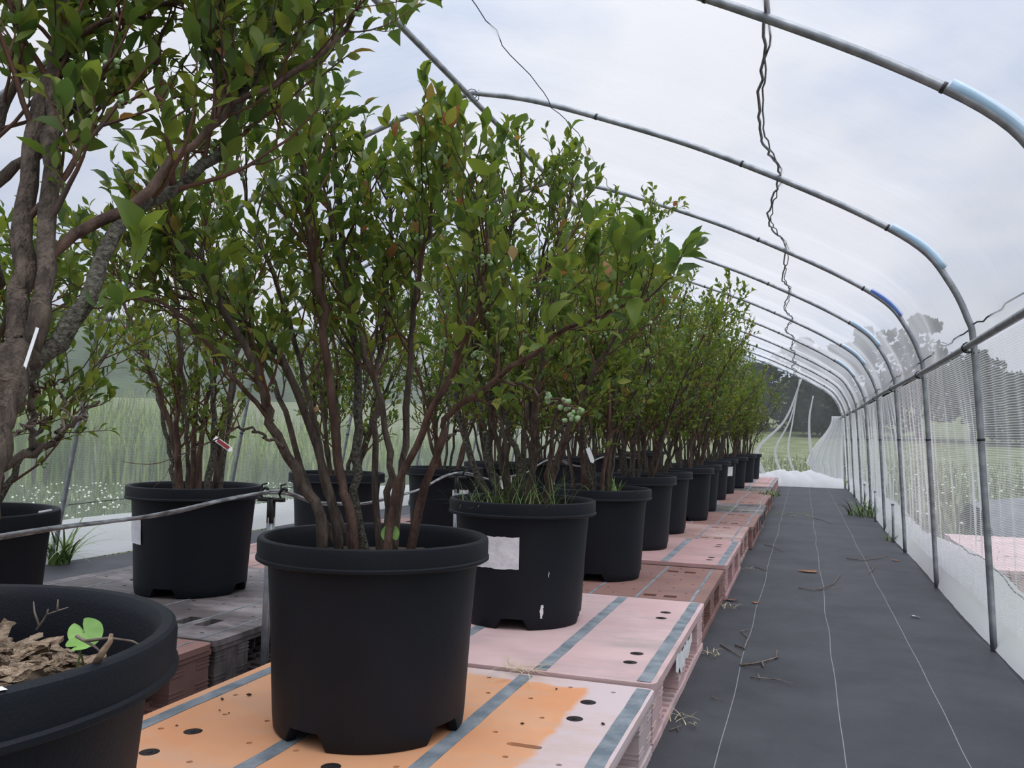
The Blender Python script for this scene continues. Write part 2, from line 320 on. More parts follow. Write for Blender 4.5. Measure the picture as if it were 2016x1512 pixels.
# ---------------------------------------------------------------- tunnel frame
prof_r = [(XR, 0.0), (0.627, 0.504), (0.595, 1.077), (0.572, 1.20), (0.515, 1.33), (0.42, 1.462), (0.22, 1.60), (-0.08, 1.762), (-0.42, 1.925), (-0.78, 2.070), (-1.13, 2.195), (XA, ZA)]
prof_l = [(-1.69, 2.195), (-2.03, 2.080), (-2.40, 1.925), (-2.74, 1.762), (-3.04, 1.600), (-3.26, 1.462), (-3.39, 1.36), (-3.475, 1.22), (-3.52, 1.00), (-3.61, 0.50), (XL, 0.0)]
PROF = np.vstack([spline([(x, 0, z) for x, z in prof_r], 60), spline([(XA, 0, ZA)]+[(x, 0, z) for x, z in prof_l], 61)[1:]])
cut = np.linalg.norm(np.diff(PROF, axis=0), axis=1); SL = np.concatenate([[0], np.cumsum(cut)]); SL /= SL[-1]
def prof(s, off=0.0):
    s = min(max(s, 0), 1); i = min(int(np.searchsorted(SL, s, side='right'))-1, len(SL)-2); k = (s-SL[i])/(SL[i+1]-SL[i]+1e-9)
    p = PROF[i]*(1-k)+PROF[i+1]*k; tg = PROF[min(i+2, len(SL)-1)]-PROF[max(i-1, 0)]; tg = tg/np.linalg.norm(tg)
    return p[0]+tg[2]*off, p[2]-tg[0]*off
S_RAIL_R = SL[np.argmin(abs(PROF[:60, 2]-1.077))]; S_RAIL_L = SL[60+np.argmin(abs(PROF[60:, 2]-1.077))]
hoop_me = None
RH = 0.0118
mb = MB(); mb.tube(PROF, RH, 10); hoop_me = mb.mesh('hoop_tube', 'galvanised')
band_me = []
for s in (0.105, 0.232, 0.318, 0.41, 0.59, 0.68, 0.90):
    x, z = prof(s); x2, z2 = prof(s+0.0012); mb = MB(); mb.tube([(x, 0, z), (x2, 0, z2)], RH*1.16, 10); band_me.append(mb.mesh('joint_band', 'dark_band'))
def sleeve_mesh(s0, s1, mat):
    a = [prof(s, 0.011) for s in np.linspace(s0, s1, 10)]; mb = MB(); mb.tube([(x, 0, z) for x, z in a], RH*1.35, 12); return mb.mesh('net_clip', mat)
S_SH = SL[np.argmin(abs(PROF[:60, 2]-1.47))]
clip_a = sleeve_mesh(S_SH-0.016, S_SH+0.018, 'sleeve_pale'); clip_b = sleeve_mesh(S_SH-0.014, S_SH+0.014, 'sleeve_blue')
S_SL = SL[60+np.argmin(abs(PROF[60:, 2]-1.40))]
clip_c = sleeve_mesh(S_SL-0.012, S_SL+0.012, 'sleeve_blue')
for i, y in enumerate(HOOPS):
    h = empty('hoop_pipe', (0, y, 0)); lab = 'galvanised steel hoop arching over the tunnel'
    if i == 2: lab = 'galvanised steel hoop with pale blue clip, crossing above the orange pallet'
    if i == 3: lab = 'galvanised steel hoop with pale blue clip, its legs past the pink pallet'
    if 5 <= i <= 7: lab = 'galvanised steel hoop with pale blue clip, past the deep blue clipped one'
    if i == 11: lab = 'galvanised steel hoop closing the far end of the tunnel'
    if i == 4: lab = 'galvanised steel hoop with a deep blue clip at its shoulder'
    tag(h, lab, 'hoop', 'steel hoops of the tunnel')
    link('tube', hoop_me, h)
    for b in band_me: link('joint_band', b, h)
    if 2 <= i <= 7: link('net_clip', clip_b if i == 4 else clip_a, h)
    if 3 <= i <= 5: link('net_clip', clip_c, h)
def pipe(name, pts, r, mat, label, cat, n=10, group=None):
    mb = MB(); mb.tube(pts, r, n); return tag(mb.build(name, mat), label, cat, group)
ys = np.linspace(-0.7, YEND, 40)
pipe('ridge_pipe', [(XA+0.0, y, ZA-0.03-0.004*math.sin(y)) for y in ys], 0.0125, 'galvanised', 'straight steel ridge pipe under the hoop tops', 'pipe')
xr, zr = prof(S_RAIL_R, -0.026)
rail = empty('side_rail', (0, 0, 0)); tag(rail, 'long steel side rail wired to the hoop legs beside the path', 'rail')
mb = MB(); mb.tube([(xr, y, zr+0.006*math.sin(y*1.1)) for y in ys], 0.0128, 10); mb.build('tube', 'galvanised', rail)
def wire_tie(y, x, z, par):
    mb = MB()
    a = np.linspace(0, 6.28*2.2, 22)
    mb.tube([(x+0.019*math.cos(k)+0.006, y-0.01+0.0016*i, z+0.019*math.sin(k)) for i, k in enumerate(a)], 0.0022, 5)
    mb.tube([(x-0.012, y-0.03, z-0.012), (x+0.02, y+0.0, z-0.02), (x+0.05, y+0.02, z-0.016)], 0.002, 5)
    mb.tube([(x+0.02, y-0.03, z-0.026), (x+0.03, y+0.01, z-0.012), (x+0.044, y+0.05, z-0.02)], 0.002, 5)
    mb.build('wire_tie', 'dark_band', par)
for y in HOOPS[2:]: wire_tie(y, xr, zr+0.006*math.sin(y*1.1), rail)
xl_, zl_ = prof(SL[60+np.argmin(abs(PROF[60:, 2]-1.29))], -0.026)
pipe('side_rail', [(xl_, y, zl_+0.006*math.sin(y)) for y in ys], 0.0128, 'galvanised', 'long steel side rail on the field side of the tunnel', 'rail')
for y in HOOPS[3:6]:      # wire ties at the ridge joint
    mb = MB(); a = np.linspace(0, 6.28*1.6, 20); mb.tube([(XA+0.05*math.cos(k)*0.6, y+0.022*math.sin(k), ZA-0.012+0.02*math.cos(k*1.3)) for k in a], 0.002, 5)
    tag(mb.build('wire_tie', 'dark_band'), 'thin wire twisted round ridge pipe and hoop', 'wire', 'wire ties along the ridge')
# short stakes between the legs on the path side
for y in (6.95, 8.6, 10.0):
    mb = MB(); mb.tube([(XR-0.012, y, -0.03), (XR-0.014, y, 0.14), (XR-0.016, y, 0.27)], 0.009, 8); mb.tube([(XR-0.016, y-0.002, 0.268), (XR-0.016, y+0.002, 0.276)], 0.012, 8)
    tag(mb.build('ground_stake', 'galvanised'), 'short steel stake holding the white skirt between hoop legs', 'stake', 'short stakes along the path')
# roof wires and ropes
def wobble(pts, n, amp, seed, lam=0.10):
    p = spline(pts, n); r = np.random.RandomState(seed); w = (r.rand(n, 3)-0.5)*2*amp; w[:, 1] *= 0.7
    return p+w
def roofpt(x, y, d=-0.02):
    i = np.argmin(abs(PROF[:, 0]-x)+(PROF[:, 2] < 1.4)*9); return np.array([x, y, PROF[i, 2]+d])
for k, (sd, lab) in enumerate([(1, 'twisted grey wire running under the roof net, thickest strand'), (2, 'thin grey wire twined beside the thicker strand under the roof')]):
    pts = []
    for i, y in enumerate(HOOPS[1:]):
        pts.append(roofpt(-0.09+0.010*k, y, 0.012))
        if i < len(HOOPS)-2: pts.append(roofpt(-0.14+0.012*k+0.02*math.sin(y*3), (y+HOOPS[i+2])/2, -0.035))
    p = wobble(pts, 230, 0.007, sd); pipe('twisted_wire', p, 0.0046-0.0016*k, 'wire_grey', lab, 'wire', 5)
pts = [roofpt(-1.02+0.02*math.sin(y*4), y, -0.005 if i % 2 else -0.04) for i, y in enumerate(np.linspace(0.6, YEND, 22))]
pipe('roof_string', wobble(pts, 170, 0.012, 5), 0.0018, 'rope_dark', 'thin dark string wandering along the roof near the ridge', 'string', 5)
pipe('edge_cord', wobble([(0.585+0.01, y, 1.165+0.004*math.sin(y*2.3)) for y in np.linspace(-0.6, YEND, 40)], 160, 0.006, 7), 0.0028, 'rope_dark', 'dark wavy cord threaded along the net above the side rail', 'cord', 5)
pipe('hem_cord', wobble([(XR+0.095, y, 0.205+0.03*math.sin(y*1.7)+0.012*math.sin(y*5)) for y in np.linspace(-0.6, YEND, 40)], 150, 0.006, 8), 0.0026, 'rope_dark', 'dark cord along the top of the white skirt by the path', 'cord', 5)
pipe('hem_cord', [(XL+0.035, y, 0.30+0.012*math.sin(y*1.9)) for y in np.linspace(-0.6, YEND, 60)], 0.002, 'rope_dark', 'dark cord along the net on the field side', 'cord', 5)
# ---------------------------------------------------------------- nets
def hoopdist(y): return min(abs(y-h) for h in HOOPS)
def sagk(y):
    d = hoopdist(y); return min(1.0, d/0.7)
def roof_f(s, y):
    a = sagk(y); x, z = prof(s, 0.016-0.035*a*a+0.006*wav(y*7+s*30, 11)+0.003*math.sin(s*140+3*math.sin(y*3)))
    return (x, y, z)
ysn = np.unique(np.concatenate([np.linspace(-0.6, YEND, 190), HOOPS]))
tag(grid_mesh('ceiling', roof_f, np.linspace(S_RAIL_R, S_RAIL_L, 110), ysn, 'net_roof'), kind='structure')
def side_f(side):
    def f(s, y):
        k = s                                            # 0 at the rail, 1 at the ground
        sv = S_RAIL_R*(1-k) if side > 0 else S_RAIL_L+(1-S_RAIL_L)*k
        bow = math.sin(k*math.pi)
        fold = 0.016*wav(y*17+1.5*math.sin(k*3+y), 21+side, 5)+0.012*wav(y*41+2.0*math.sin(k*2+y*0.7), 22+side, 4)
        far = min(1.0, max(0.25, (y-3.0)/6.0)) if side > 0 else 0.4
        off = 0.018+fold*(0.35+bow)*(0.5+far)+0.05*bow*sagk(y)*(0.5+0.5*math.sin(y*2.1))
        x, z = prof(sv, off)
        return (x, y, z)
    return f
tag(grid_mesh('wall_right', side_f(1), np.linspace(0, 0.90, 46), np.linspace(-0.6, YEND, 520), 'net_side'), kind='structure')
tag(grid_mesh('wall_left', side_f(-1), np.linspace(0, 0.90, 30), np.linspace(-0.6, YEND, 260), 'net_left'), kind='structure')
def skirt_f(side):
    x0 = XR if side > 0 else XL
    def f(u, y):
        top = (0.175+0.035*math.sin(y*1.7)+0.02*wav(y*3, 33)) if side > 0 else 0.185+0.02*math.sin(y*2)
        z = top*(1-u)+0.0*u
        b = math.sin(u*math.pi)
        x = x0+side*(0.004+0.0*u)-side*(0.030*b*(0.6+0.5*math.sin(y*2.6+1))+0.006*wav(y*14+u*5, 35)+0.02*u*(0.5+0.5*math.sin(y*1.9)))*(1-0.3*u)
        return (x+side*(0.006+0.125*(1-u)), y, z+0.003)
    return f
tag(grid_mesh('trim_1', skirt_f(1), np.linspace(0, 1, 14), np.linspace(-0.6, YEND, 320), 'skirt_white'), kind='structure')
tag(grid_mesh('trim_2', skirt_f(-1), np.linspace(0, 1, 10), np.linspace(-0.6, YEND, 160), 'skirt_white'), kind='structure')
# end net: thin gable net, gathered folds and a curtain by the path
def end_f(s, k):
    x, z = prof(s, 0.0); z2 = z*(1-k); xx = x+(XC-x)*0.0
    return (xx, YEND+0.05+0.03*math.sin(x*9)*k, z2)
tag(grid_mesh('wall_back', end_f, np.linspace(0.10, 0.90, 60), np.linspace(0.0, 0.97, 14), 'net_end'), kind='structure')
def curtain(u, k):
    x = 0.64-0.56*u*(0.25+0.75*k**1.2)-0.03*u; x = 0.62-(0.62-0.02-0.42*math.exp(-((k-0.02)/0.42)**2))*u if k < 0.7 else 0.62-0.50*u
    return (x, YEND-0.06+0.035*math.sin(u*34+2*k), 1.12*(1-k)+0.004)
tag(grid_mesh('end_curtain', curtain, np.linspace(0, 1, 60), np.linspace(0, 1, 20), 'net_gather'), 'white net curtain gathered beside the path at the tunnel end', 'curtain')
mb = MB()
for k, (xa, xb, w) in enumerate([(-0.02, -0.70, 0.035), (-0.03, -0.42, 0.022), (-0.05, -0.22, 0.02), (0.16, 0.13, 0.03)]):
    top = (xa, YEND-0.04, 1.72 if k < 3 else 1.45); p = spline([top, (xa*0.7+xb*0.3-0.05, YEND-0.05, 1.05), (xb, YEND-0.07, 0.55), (xb+0.12, YEND-0.10, 0.12)], 24)
    for j in range(5): mb.tube(p+np.array([(j-2)*w*0.35, 0.01*math.sin(j*3), 0])*np.linspace(0.2, 1.3, 24)[:, None], w*0.16, 5)
tag(mb.build('gathered_net', 'net_gather'), 'gathered strands of white net hanging at the tunnel end', 'net')
def pile(u, v):
    x = -0.85+1.45*u; e = math.sin(v*math.pi)**0.7*(0.55+0.45*math.sin(u*math.pi))
    return (x, YEND-0.66+0.62*v+0.05*wav(u*20, 41), 0.006+e*(0.23+0.09*wav(u*17+v*6, 42)+0.05*wav(v*19-u*8, 43)))
tag(grid_mesh('net_heap', pile, np.linspace(0, 1, 60), np.linspace(0, 1, 24), 'skirt_white'), 'crumpled heap of white netting on the ground at the tunnel end', 'net heap')
pipe('green_hose', spline([(-0.42, YEND-0.52, 0.012), (-0.1, YEND-0.60, 0.012), (0.25, YEND-0.62, 0.012), (0.5, YEND-0.56, 0.012)], 20), 0.009, 'green_pipe', 'green hose lying across the end of the path', 'hose', 6)
# ---------------------------------------------------------------- pallets
def deck_mesh(name, w, l, th, holes, mat):
    bm = bmesh.new()
    def loop(pts):
        vs_ = [bm.verts.new((x, y, 0)) for x, y in pts]
        for a, b in zip(vs_, vs_[1:]+vs_[:1]): bm.edges.new((a, b))
    c = 0.02; o = []
    for sx, sy, a0 in ((1, 1, 0), (-1, 1, 90), (-1, -1, 180), (1, -1, 270)):
        for k in range(4):
            a = math.radians(a0+k*30); o.append((sx*(w/2-c)+c*math.cos(a), sy*(l/2-c)+c*math.sin(a)))
    loop(o)
    for h in holes:
        if h[0] == 'c':
            n = 14 if h[3] > 0.012 else 7; loop([(h[1]+h[3]*math.cos(k*2*math.pi/n), h[2]+h[3]*math.sin(k*2*math.pi/n)) for k in range(n)])
        elif h[0] == 'r':
            _, x, y, a, b = h; loop([(x-a, y-b), (x+a, y-b), (x+a, y+b), (x-a, y+b)])
        elif h[0] == 's':
            _, x, y, a, b = h; P = []
            for k in range(7): t = math.pi*(k/6-0.5); P.append((x+a+b*math.cos(t), y+b*math.sin(t)))
            for k in range(7): t = math.pi*(k/6+0.5); P.append((x-a+b*math.cos(t), y+b*math.sin(t)))
            loop(P)
    bmesh.ops.triangle_fill(bm, use_beauty=True, use_dissolve=False, edges=bm.edges[:], normal=(0, 0, 1))
    ex = bmesh.ops.extrude_face_region(bm, geom=bm.faces[:])
    for v in [g for g in ex['geom'] if isinstance(g, bmesh.types.BMVert)]: v.co.z -= th
    bmesh.ops.recalc_face_normals(bm, faces=bm.faces[:])
    me = bpy.data.meshes.new(name); bm.to_mesh(me); bm.free(); me.materials.append(MATS[mat]); return me
def holes_for(style, w, l, seed):
    r = random.Random(seed); hs = []; big = []
    if style == 'plug':
        big = [('c', 0.37*w, 0.352*l, 0.018), ('c', 0.37*w, 0.24*l, 0.018), ('c', -0.338*w, -0.10*l, 0.018), ('c', -0.339*w, -0.21*l, 0.018), ('c', 0.017*w, -0.15*l, 0.018), ('s', 0.317*w, 0.063*l, 0.026, 0.009)]
    elif style == 'round':
        big = [('c', 0.39*w, 0.295*l, 0.0185), ('c', 0.39*w, 0.205*l, 0.0185), ('c', 0.40*w, -0.245*l, 0.0185), ('c', 0.40*w, -0.335*l, 0.0185), ('c', -0.36*w, 0.3*l, 0.0185), ('c', -0.36*w, -0.15*l, 0.0185)]
    elif style == 'square':
        big = [('r', x*w, y*l, 0.024, 0.021) for x in (0.277, 0.358, -0.277, -0.358) for y in (0.34, -0.32)]
    elif style == 'back':
        big = [('r', x*w, y*l, 0.022, 0.045) for x in (0.354, 0.283, -0.3) for y in (-0.335, 0.33)]+[('c', -0.36*w, -0.2*l, 0.02), ('c', -0.28*w, 0.1*l, 0.02)]
    if style != 'round':
        nx, ny = 9, 9
        for i in range(nx):
            for j in range(ny):
                x = (-0.43+0.86*i/(nx-1))*w+(0.02 if j % 2 else -0.02); y = (-0.44+0.88*j/(ny-1))*l
                if any(abs(x-b[1]) < 0.06 and abs(y-b[2]) < 0.055 for b in big): continue
                if any(abs(x-tx*w) < 0.024 for tx in TAPES[style]): continue
                hs.append(('c', x, y, 0.0062))
    return big+hs
TAPES = {'plug': [0.474, 0.17, -0.125, -0.457], 'round': [0.468, 0.195, -0.125, -0.45], 'square': [0.448, 0.235, 0.05, -0.2, -0.448], 'back': [0.448, 0.315, 0.1, -0.12, -0.32, -0.45]}
DK = {}
def make_pallet(x0, x1, y0, y1, ztop, mat, style, label, tapes=True, lattice=True, h=0.15, smear=False):
    w, l = x1-x0-0.008, y1-y0-0.008
    e = empty('plastic_pallet', ((x0+x1)/2, (y0+y1)/2, 0)); tag(e, label, 'pallet')
    key = (round(w, 2), round(l, 2), style, mat)
    th = 0.016
    if key not in DK: DK[key] = deck_mesh('deck', w, l, th, holes_for(style, w, l, 1), mat)
    d = link('deck', DK[key], e, (0, 0, ztop))
    if mat == 'pal_orange': mat = 'pal_pale'
    # skirt round the deck edge, then nine ribbed blocks, then the bottom frame with a lattice
    mb = MB(); zb = ztop-0.030
    mb.box(-w/2+0.004, w/2-0.004, -l/2+0.004, -l/2+0.014, zb, ztop-th); mb.box(-w/2+0.004, w/2-0.004, l/2-0.014, l/2-0.004, zb, ztop-th)
    mb.box(-w/2+0.004, -w/2+0.014, -l/2+0.014, l/2-0.014, zb, ztop-th); mb.box(w/2-0.014, w/2-0.004, -l/2+0.014, l/2-0.014, zb, ztop-th)
    mb.build('edge_skirt', mat, e, smooth=False)
    key2 = ('blk', mat)
    if key2 not in DK:
        mb = MB(); mb.box(-0.065, 0.065, -0.075, 0.075, 0.024, 0.135)
        for z in (0.042, 0.052, 0.092, 0.102, 0.112):
            for sy in (-1, 1): mb.box(-0.0668, 0.0668, sy*0.0505-0.026, sy*0.0505+0.026, z, z+0.004)
        DK[key2] = mb.mesh('block', mat, smooth=False)
    for bx in (-1, 0, 1):
        for by in (-1, 0, 1):
            b = link('block', DK[key2], e, (bx*(w/2-0.073), by*(l/2-0.083), 0)); b.scale = (1, 1, (ztop-th)/0.135)
    mb = MB()
    for bx in (-1, 0, 1): mb.box(bx*(w/2-0.073)-0.069, bx*(w/2-0.073)+0.069, -l/2+0.003, l/2-0.003, 0.003, 0.022)
    for by in (-1, 0, 1): mb.box(-w/2+0.003, w/2-0.003, by*(l/2-0.083)-0.05, by*(l/2-0.083)+0.05, 0.0035, 0.0215)
    mb.build('bottom_frame', mat, e, smooth=False)
    if lattice:
        mb = MB()
        for k in range(int(w/0.045)): mb.box(-w/2+0.02+k*0.045, -w/2+0.024+k*0.045, -l/2+0.01, l/2-0.01, 0.006, 0.034)
        for k in range(int(l/0.045)): mb.box(-w/2+0.01, w/2-0.01, -l/2+0.02+k*0.045, -l/2+0.024+k*0.045, 0.006, 0.030)
        mb.build('bottom_lattice', mat, e, smooth=False)
    mb = MB(); zt = ztop-th-0.001
    for k in range(int(w/0.06)): mb.box(-w/2+0.025+k*0.06, -w/2+0.028+k*0.06, -l/2+0.02, l/2-0.02, zt-0.05, zt)
    for k in range(int(l/0.06)): mb.box(-w/2+0.02, w/2-0.02, -l/2+0.025+k*0.06, -l/2+0.028+k*0.06, zt-0.048, zt-0.001)
    mb.build('deck_ribs', mat, e, smooth=False)
    if tapes:
        for k, tx in enumerate(TAPES[style]):
            hw = 0.0165 if style in ('plug', 'round') else 0.005 if style == 'square' else 0.0028
            mb = MB(); n = 14; rr = random.Random(k+int(x0*100)+int(y0*100)); V = []
            for q in range(n+1):
                y = -l/2+0.012+(l-0.024)*q/n; j = rr.uniform(-0.0012, 0.0012); V += [(tx*w-hw+j, y, ztop+0.0012), (tx*w+hw+j, y, ztop+0.0012)]
            V2 = [(x, y, z-0.001) for x, y, z in V]; m = len(V)
            Q = [(2*q, 2*q+1, 2*q+3, 2*q+2) for q in range(n)]+[(2*q+1, m+2*q+1, m+2*q+3, 2*q+3) for q in range(n)]+[(m+2*q, 2*q, 2*q+2, m+2*q+2) for q in range(n)]
            mb.add(V+V2, Q); t = mb.build('grip_strip', 'tape', e, smooth=False)
    if style in ('plug', 'round') and lattice and tapes:  # plug style: rubber plugs; round style: dark discs painting deep shade in holes
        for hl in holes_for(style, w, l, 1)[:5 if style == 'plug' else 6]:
            mb = MB(); mb.tube([(0, 0, -0.012), (0, 0, -0.0005)], 0.0176, 16); mb.tube([(0, 0, -0.001), (0, 0, 0.0012)], 0.005, 8); mb.build('plug_and_hole_shade', 'plug', e, (hl[1], hl[2], ztop))
    if smear:
        mb = MB(); r = random.Random(5); V = []; n = 14
        for q in range(n+1):
            y = -0.16+0.36*q/n; a = 0.4+0.6*math.sin(q/n*math.pi); V += [(w/2-0.0035, y, ztop-0.045-0.05*a*r.uniform(0.6, 1.1)), (w/2-0.0035, y, ztop-0.028+0.012*r.uniform(-1, 0.6))]
        mb.add(V, [(2*q, 2*q+2, 2*q+3, 2*q+1) for q in range(n)])
        mb.build('paint_smear', 'paint_white', e, smooth=False)
    return e
FB = [-0.08, 0.975, 2.03, 3.09, 4.02, 5.0, 5.95, 7.0, 8.05, 9.1, 10.1, 11.1, 12.1, 13.1, 14.05]
FS = [('pal_orange', 'plug', 0.16, 'orange plastic pallet under the mulched pot with a single trunk'),
      ('pal_orange', 'plug', 0.15, 'orange stained plastic pallet with a pale worn border and grey strips'),
      ('pal_pink', 'round', 0.158, 'pale pink pallet with round holes and wide grey strips, beside the orange one'),
      ('pal_brown', 'square', 0.140, 'brown red pallet with square holes between two pink pallets'),
      ('pal_rose', 'round', 0.158, 'dusty pink pallet with round holes past the brown one'),
      ('pal_tan', 'square', 0.150, 'worn brown pallet with pale scuffed rim and square holes'),
      ('pal_brown', 'square', 0.148, 'brown pallet with a few dropped leaves past the scuffed one'),
      ('pal_grey', 'square', 0.145, 'dark grey pallet in the row beside the path'),
      ('pal_brown', 'square', 0.145, 'brown pallet right after the dark grey one'),
      ('pal_brown', 'square', 0.14, 'brown pallet far down the row, second after the dark grey one'),
      ('pal_grey', 'square', 0.14, 'dull grey brown pallet far down the row with weeds growing at its edge'),
      ('pal_tan', 'round', 0.145, 'pinkish pallet near the tunnel end, third from the end of the row'),
      ('pal_rose', 'round', 0.145, 'pinkish pallet near the tunnel end, second from the end of the row'),
      ('pal_rose', 'round', 0.14, 'pinkish pallet closing the row at the tunnel end')]
FTOP = []
for i, (m_, st, z_, lab) in enumerate(FS):
    dx = [0.02, 0, 0.0, -0.012, 0.0, -0.012, 0.012, 0.02, 0, 0.01, -0.03, -0.03, -0.03, -0.03][i]
    make_pallet(-1.262+dx, -0.318+dx, FB[i], FB[i+1], z_, m_, st, lab, smear=(i == 2), lattice=(i < 8)); FTOP.append(z_)
BB = [-0.1, 0.93, 1.98, 3.08, 4.18, 5.28, 6.38, 7.48, 8.58, 9.68, 10.78, 11.88, 12.98]
BL = ['brown pallet in the field side row, with a dark shadowed fork opening', 'brown pallet beside the dark grey pallet, field side row', 'dark grey pallet under the pot with a torn sticker, wide openings in its side',
      'pinkish brown pallet after the dark grey one, field side row'] + ['dull pallet hidden among the pots of the field side row']*8
for i in range(len(BB)-1):
    e = make_pallet(-2.63, -1.505, BB[i], BB[i+1], 0.15 if i != 2 else 0.152, ['pal_brown', 'pal_brown', 'pal_grey', 'pal_tan', 'pal_brown', 'pal_grey', 'pal_brown', 'pal_rose', 'pal_brown', 'pal_grey', 'pal_brown', 'pal_brown'][i], 'back', BL[i], tapes=(i < 5), lattice=(i < 5))
    if i >= 4: e['group'] = 'dull pallets of the field side row'
make_pallet(0.86, 1.95, 4.55, 6.2, 0.15, 'pal_pink', 'round', 'pink pallet lying outside the tunnel behind the net', tapes=False)
# grey sheet roll outside the net
def cover(u, v): return (1.25+1.5*u, 6.6+1.6*v, 0.0+0.34*math.sin(v*math.pi)**0.6*(0.8+0.2*math.sin(u*5))+0.03*wav(u*14+v*9, 51))
tag(grid_mesh('ground_cover', cover, np.linspace(0, 1, 24), np.linspace(0, 1, 16), 'cover_grey'), 'grey sheet heaped on the grass outside the net', 'sheet')
# ---------------------------------------------------------------- pots
PH, PR = 0.372, 0.233
def pot_mesh(name, h=PH, r=PR, n=72):
    k = r/PR; P = [(0.0, 0.030), (0.165, 0.030), (0.170, 0.0), (0.184, 0.0), (0.188, 0.005), (0.191, 0.032), (0.2005, h*0.55), (0.210, h-0.046), (0.2285, h-0.046), (PR+0.0005, h-0.043), (PR+0.0005, h-0.038), (0.2310, h-0.0355), (0.2316, h-0.009), (0.2302, h-0.0025), (0.2270, h), (0.2185, h-0.0008), (0.2150, h-0.005), (0.2118, h-0.015), (0.206, h-0.05), (0.190, 0.05), (0.0, 0.045)]
    V = []
    for i, (rr, z) in enumerate(P):
        for a in range(n):
            t = 2*math.pi*a/n; zz = z
            if 2 <= i <= 5 and (a % 18) in (0, 1, 2, 3, 4): zz = max(z, 0.030+0.0005*i)
            V.append((rr*k*math.cos(t), rr*k*math.sin(t), zz))
    V = np.array(V); m = len(P)
    i = np.arange(m-1)[:, None]*n; j = np.arange(n)[None, :]; kk = (j+1) % n
    q = np.stack([i+j, i+kk, i+n+kk, i+n+j], -1).reshape(-1, 4)
    me = mesh_np(name, V, q, 'pot_black')
    try: me.set_sharp_from_angle(angle=math.radians(33))
    except Exception: pass
    return me
def soil_mesh(r, seed, mat='soil'):
    mb = MB(); rr = np.random.RandomState(seed); n = 28; V = [(0, 0, 0.012)]; rings = 8
    for i in range(1, rings+1):
        for a in range(n):
            t = 2*math.pi*a/n; V.append((r*i/rings*math.cos(t), r*i/rings*math.sin(t), 0.012*(1-(i/rings)**2)+rr.uniform(-0.006, 0.006)*(i < rings)))
    T = [(0, 1+a, 1+(a+1) % n) for a in range(n)]; Q = []
    for i in range(rings-1):
        for a in range(n): b = (a+1) % n; Q.append((1+i*n+a, 1+(i+1)*n+a, 1+(i+1)*n+b, 1+i*n+b))
    mb.add(V, Q, T); return mb.mesh('soil', mat)
POT = pot_mesh('pot_shell'); POTBIG = pot_mesh('pot_shell_big', 0.385, 0.26)
SOIL = soil_mesh(0.204, 3); SOILBIG = soil_mesh(0.226, 4)
def sticker(par, a0, a1, z0, z1, blot=False, h=PH, seed=0):
    V = []; n = 14; rr = np.random.RandomState(seed); R = lambda z: (0.1915+(z-0.032)*(0.0185/(h-0.078)))+0.0012
    m = 4
    for i in range(n+1):
        for j in range(m+1):
            t = math.radians(a0+(a1-a0)*i/n); z = z0+(z1-z0)*j/m; w = rr.uniform(-0.0004, 0.0009)
            if j in (0, m): z += rr.uniform(-0.0015, 0.0015)
            V.append(((R(z)+w)*math.cos(t), (R(z)+w)*math.sin(t), z))
    Q = [(i*(m+1)+j, (i+1)*(m+1)+j, (i+1)*(m+1)+j+1, i*(m+1)+j+1) for i in range(n) for j in range(m)]
    mb = MB(); mb.add(V, Q); s = mb.build('sticker', 'sticker', par); s['label'] = 'weathered blank white sticker'
    if blot:
        mb = MB(); V = []; zc, ac = (z0+z1)/2, (a0+a1)/2
        for i in range(14):
            t = i/14*6.283; k = 0.65+0.25*rr.rand(); z = zc+(z1-z0)*0.42*k*math.sin(t); a = math.radians(ac+(a1-a0)*0.36*k*math.cos(t)); V.append(((R(z)+0.0014)*math.cos(a), (R(z)+0.0014)*math.sin(a), z))
        V.append(((R(zc)+0.0014)*math.cos(math.radians(ac)), (R(zc)+0.0014)*math.sin(math.radians(ac)), zc)); mb.add(V, None, [(14, i, (i+1) % 14) for i in range(14)]); mb.build('blue_stain', 'sleeve_pale', s)
    return s
def put_pot(x, y, z, label, rz=0.0, big=False, group='black nursery pots', soil_drop=0.052, soil=True):
    e = empty('nursery_pot', (x, y, z), rz); tag(e, label, 'pot', group)
    link('shell', POTBIG if big else POT, e)
    if soil: link('soil', SOILBIG if big else SOIL, e, (0, 0, (0.385 if big else PH)-soil_drop))
    return e
plainF = 'plain black nursery pot standing in the row of pallets beside the path'
plainB = 'plain black nursery pot standing in the row of pallets on the field side'
FP = [(-0.78, 0.54), (-0.825, 1.58), (-0.84, 2.60), (-0.835, 3.62), (-0.85, 4.50), (-0.87, 5.35), (-0.83, 6.30), (-0.85, 7.15), (-0.885, 8.5), (-0.89, 9.6), (-0.85, 10.7), (-0.82, 12.1), (-0.80, 13.2)]
FL = ['wide black nursery pot full of bark chips under a thick trunk', 'black nursery pot on the orange pallet holding many brown canes', 'black nursery pot with a large white sticker and grass round its stems', 'black nursery pot on the brown pallet with broad leaved weeds at its rim'] + ['plain black nursery pot on the dusty pink pallet', 'plain black nursery pot on the worn brown pallet with scuffed rim', '', 'plain black nursery pot on the dark grey pallet beside the path', 'plain black nursery pot on the brown pallet right after the dark grey one', '', 'plain black nursery pot on the dull pallet with weeds at its edge', 'plain black nursery pot near the tunnel end, last but one of the row', 'plain black nursery pot closing the row at the tunnel end']
FL[6] = 'black nursery pot with a square white sticker facing the path'; FL[9] = 'black nursery pot far down the path row with a narrow white sticker'
BP = [(-1.90, 1.50), (-2.07, 2.57), (-2.16, 3.72), (-2.02, 4.72), (-2.10, 5.85), (-2.08, 6.95), (-2.1, 8.0), (-2.05, 9.1), (-2.1, 10.2), (-2.06, 11.3), (-2.1, 12.4)]
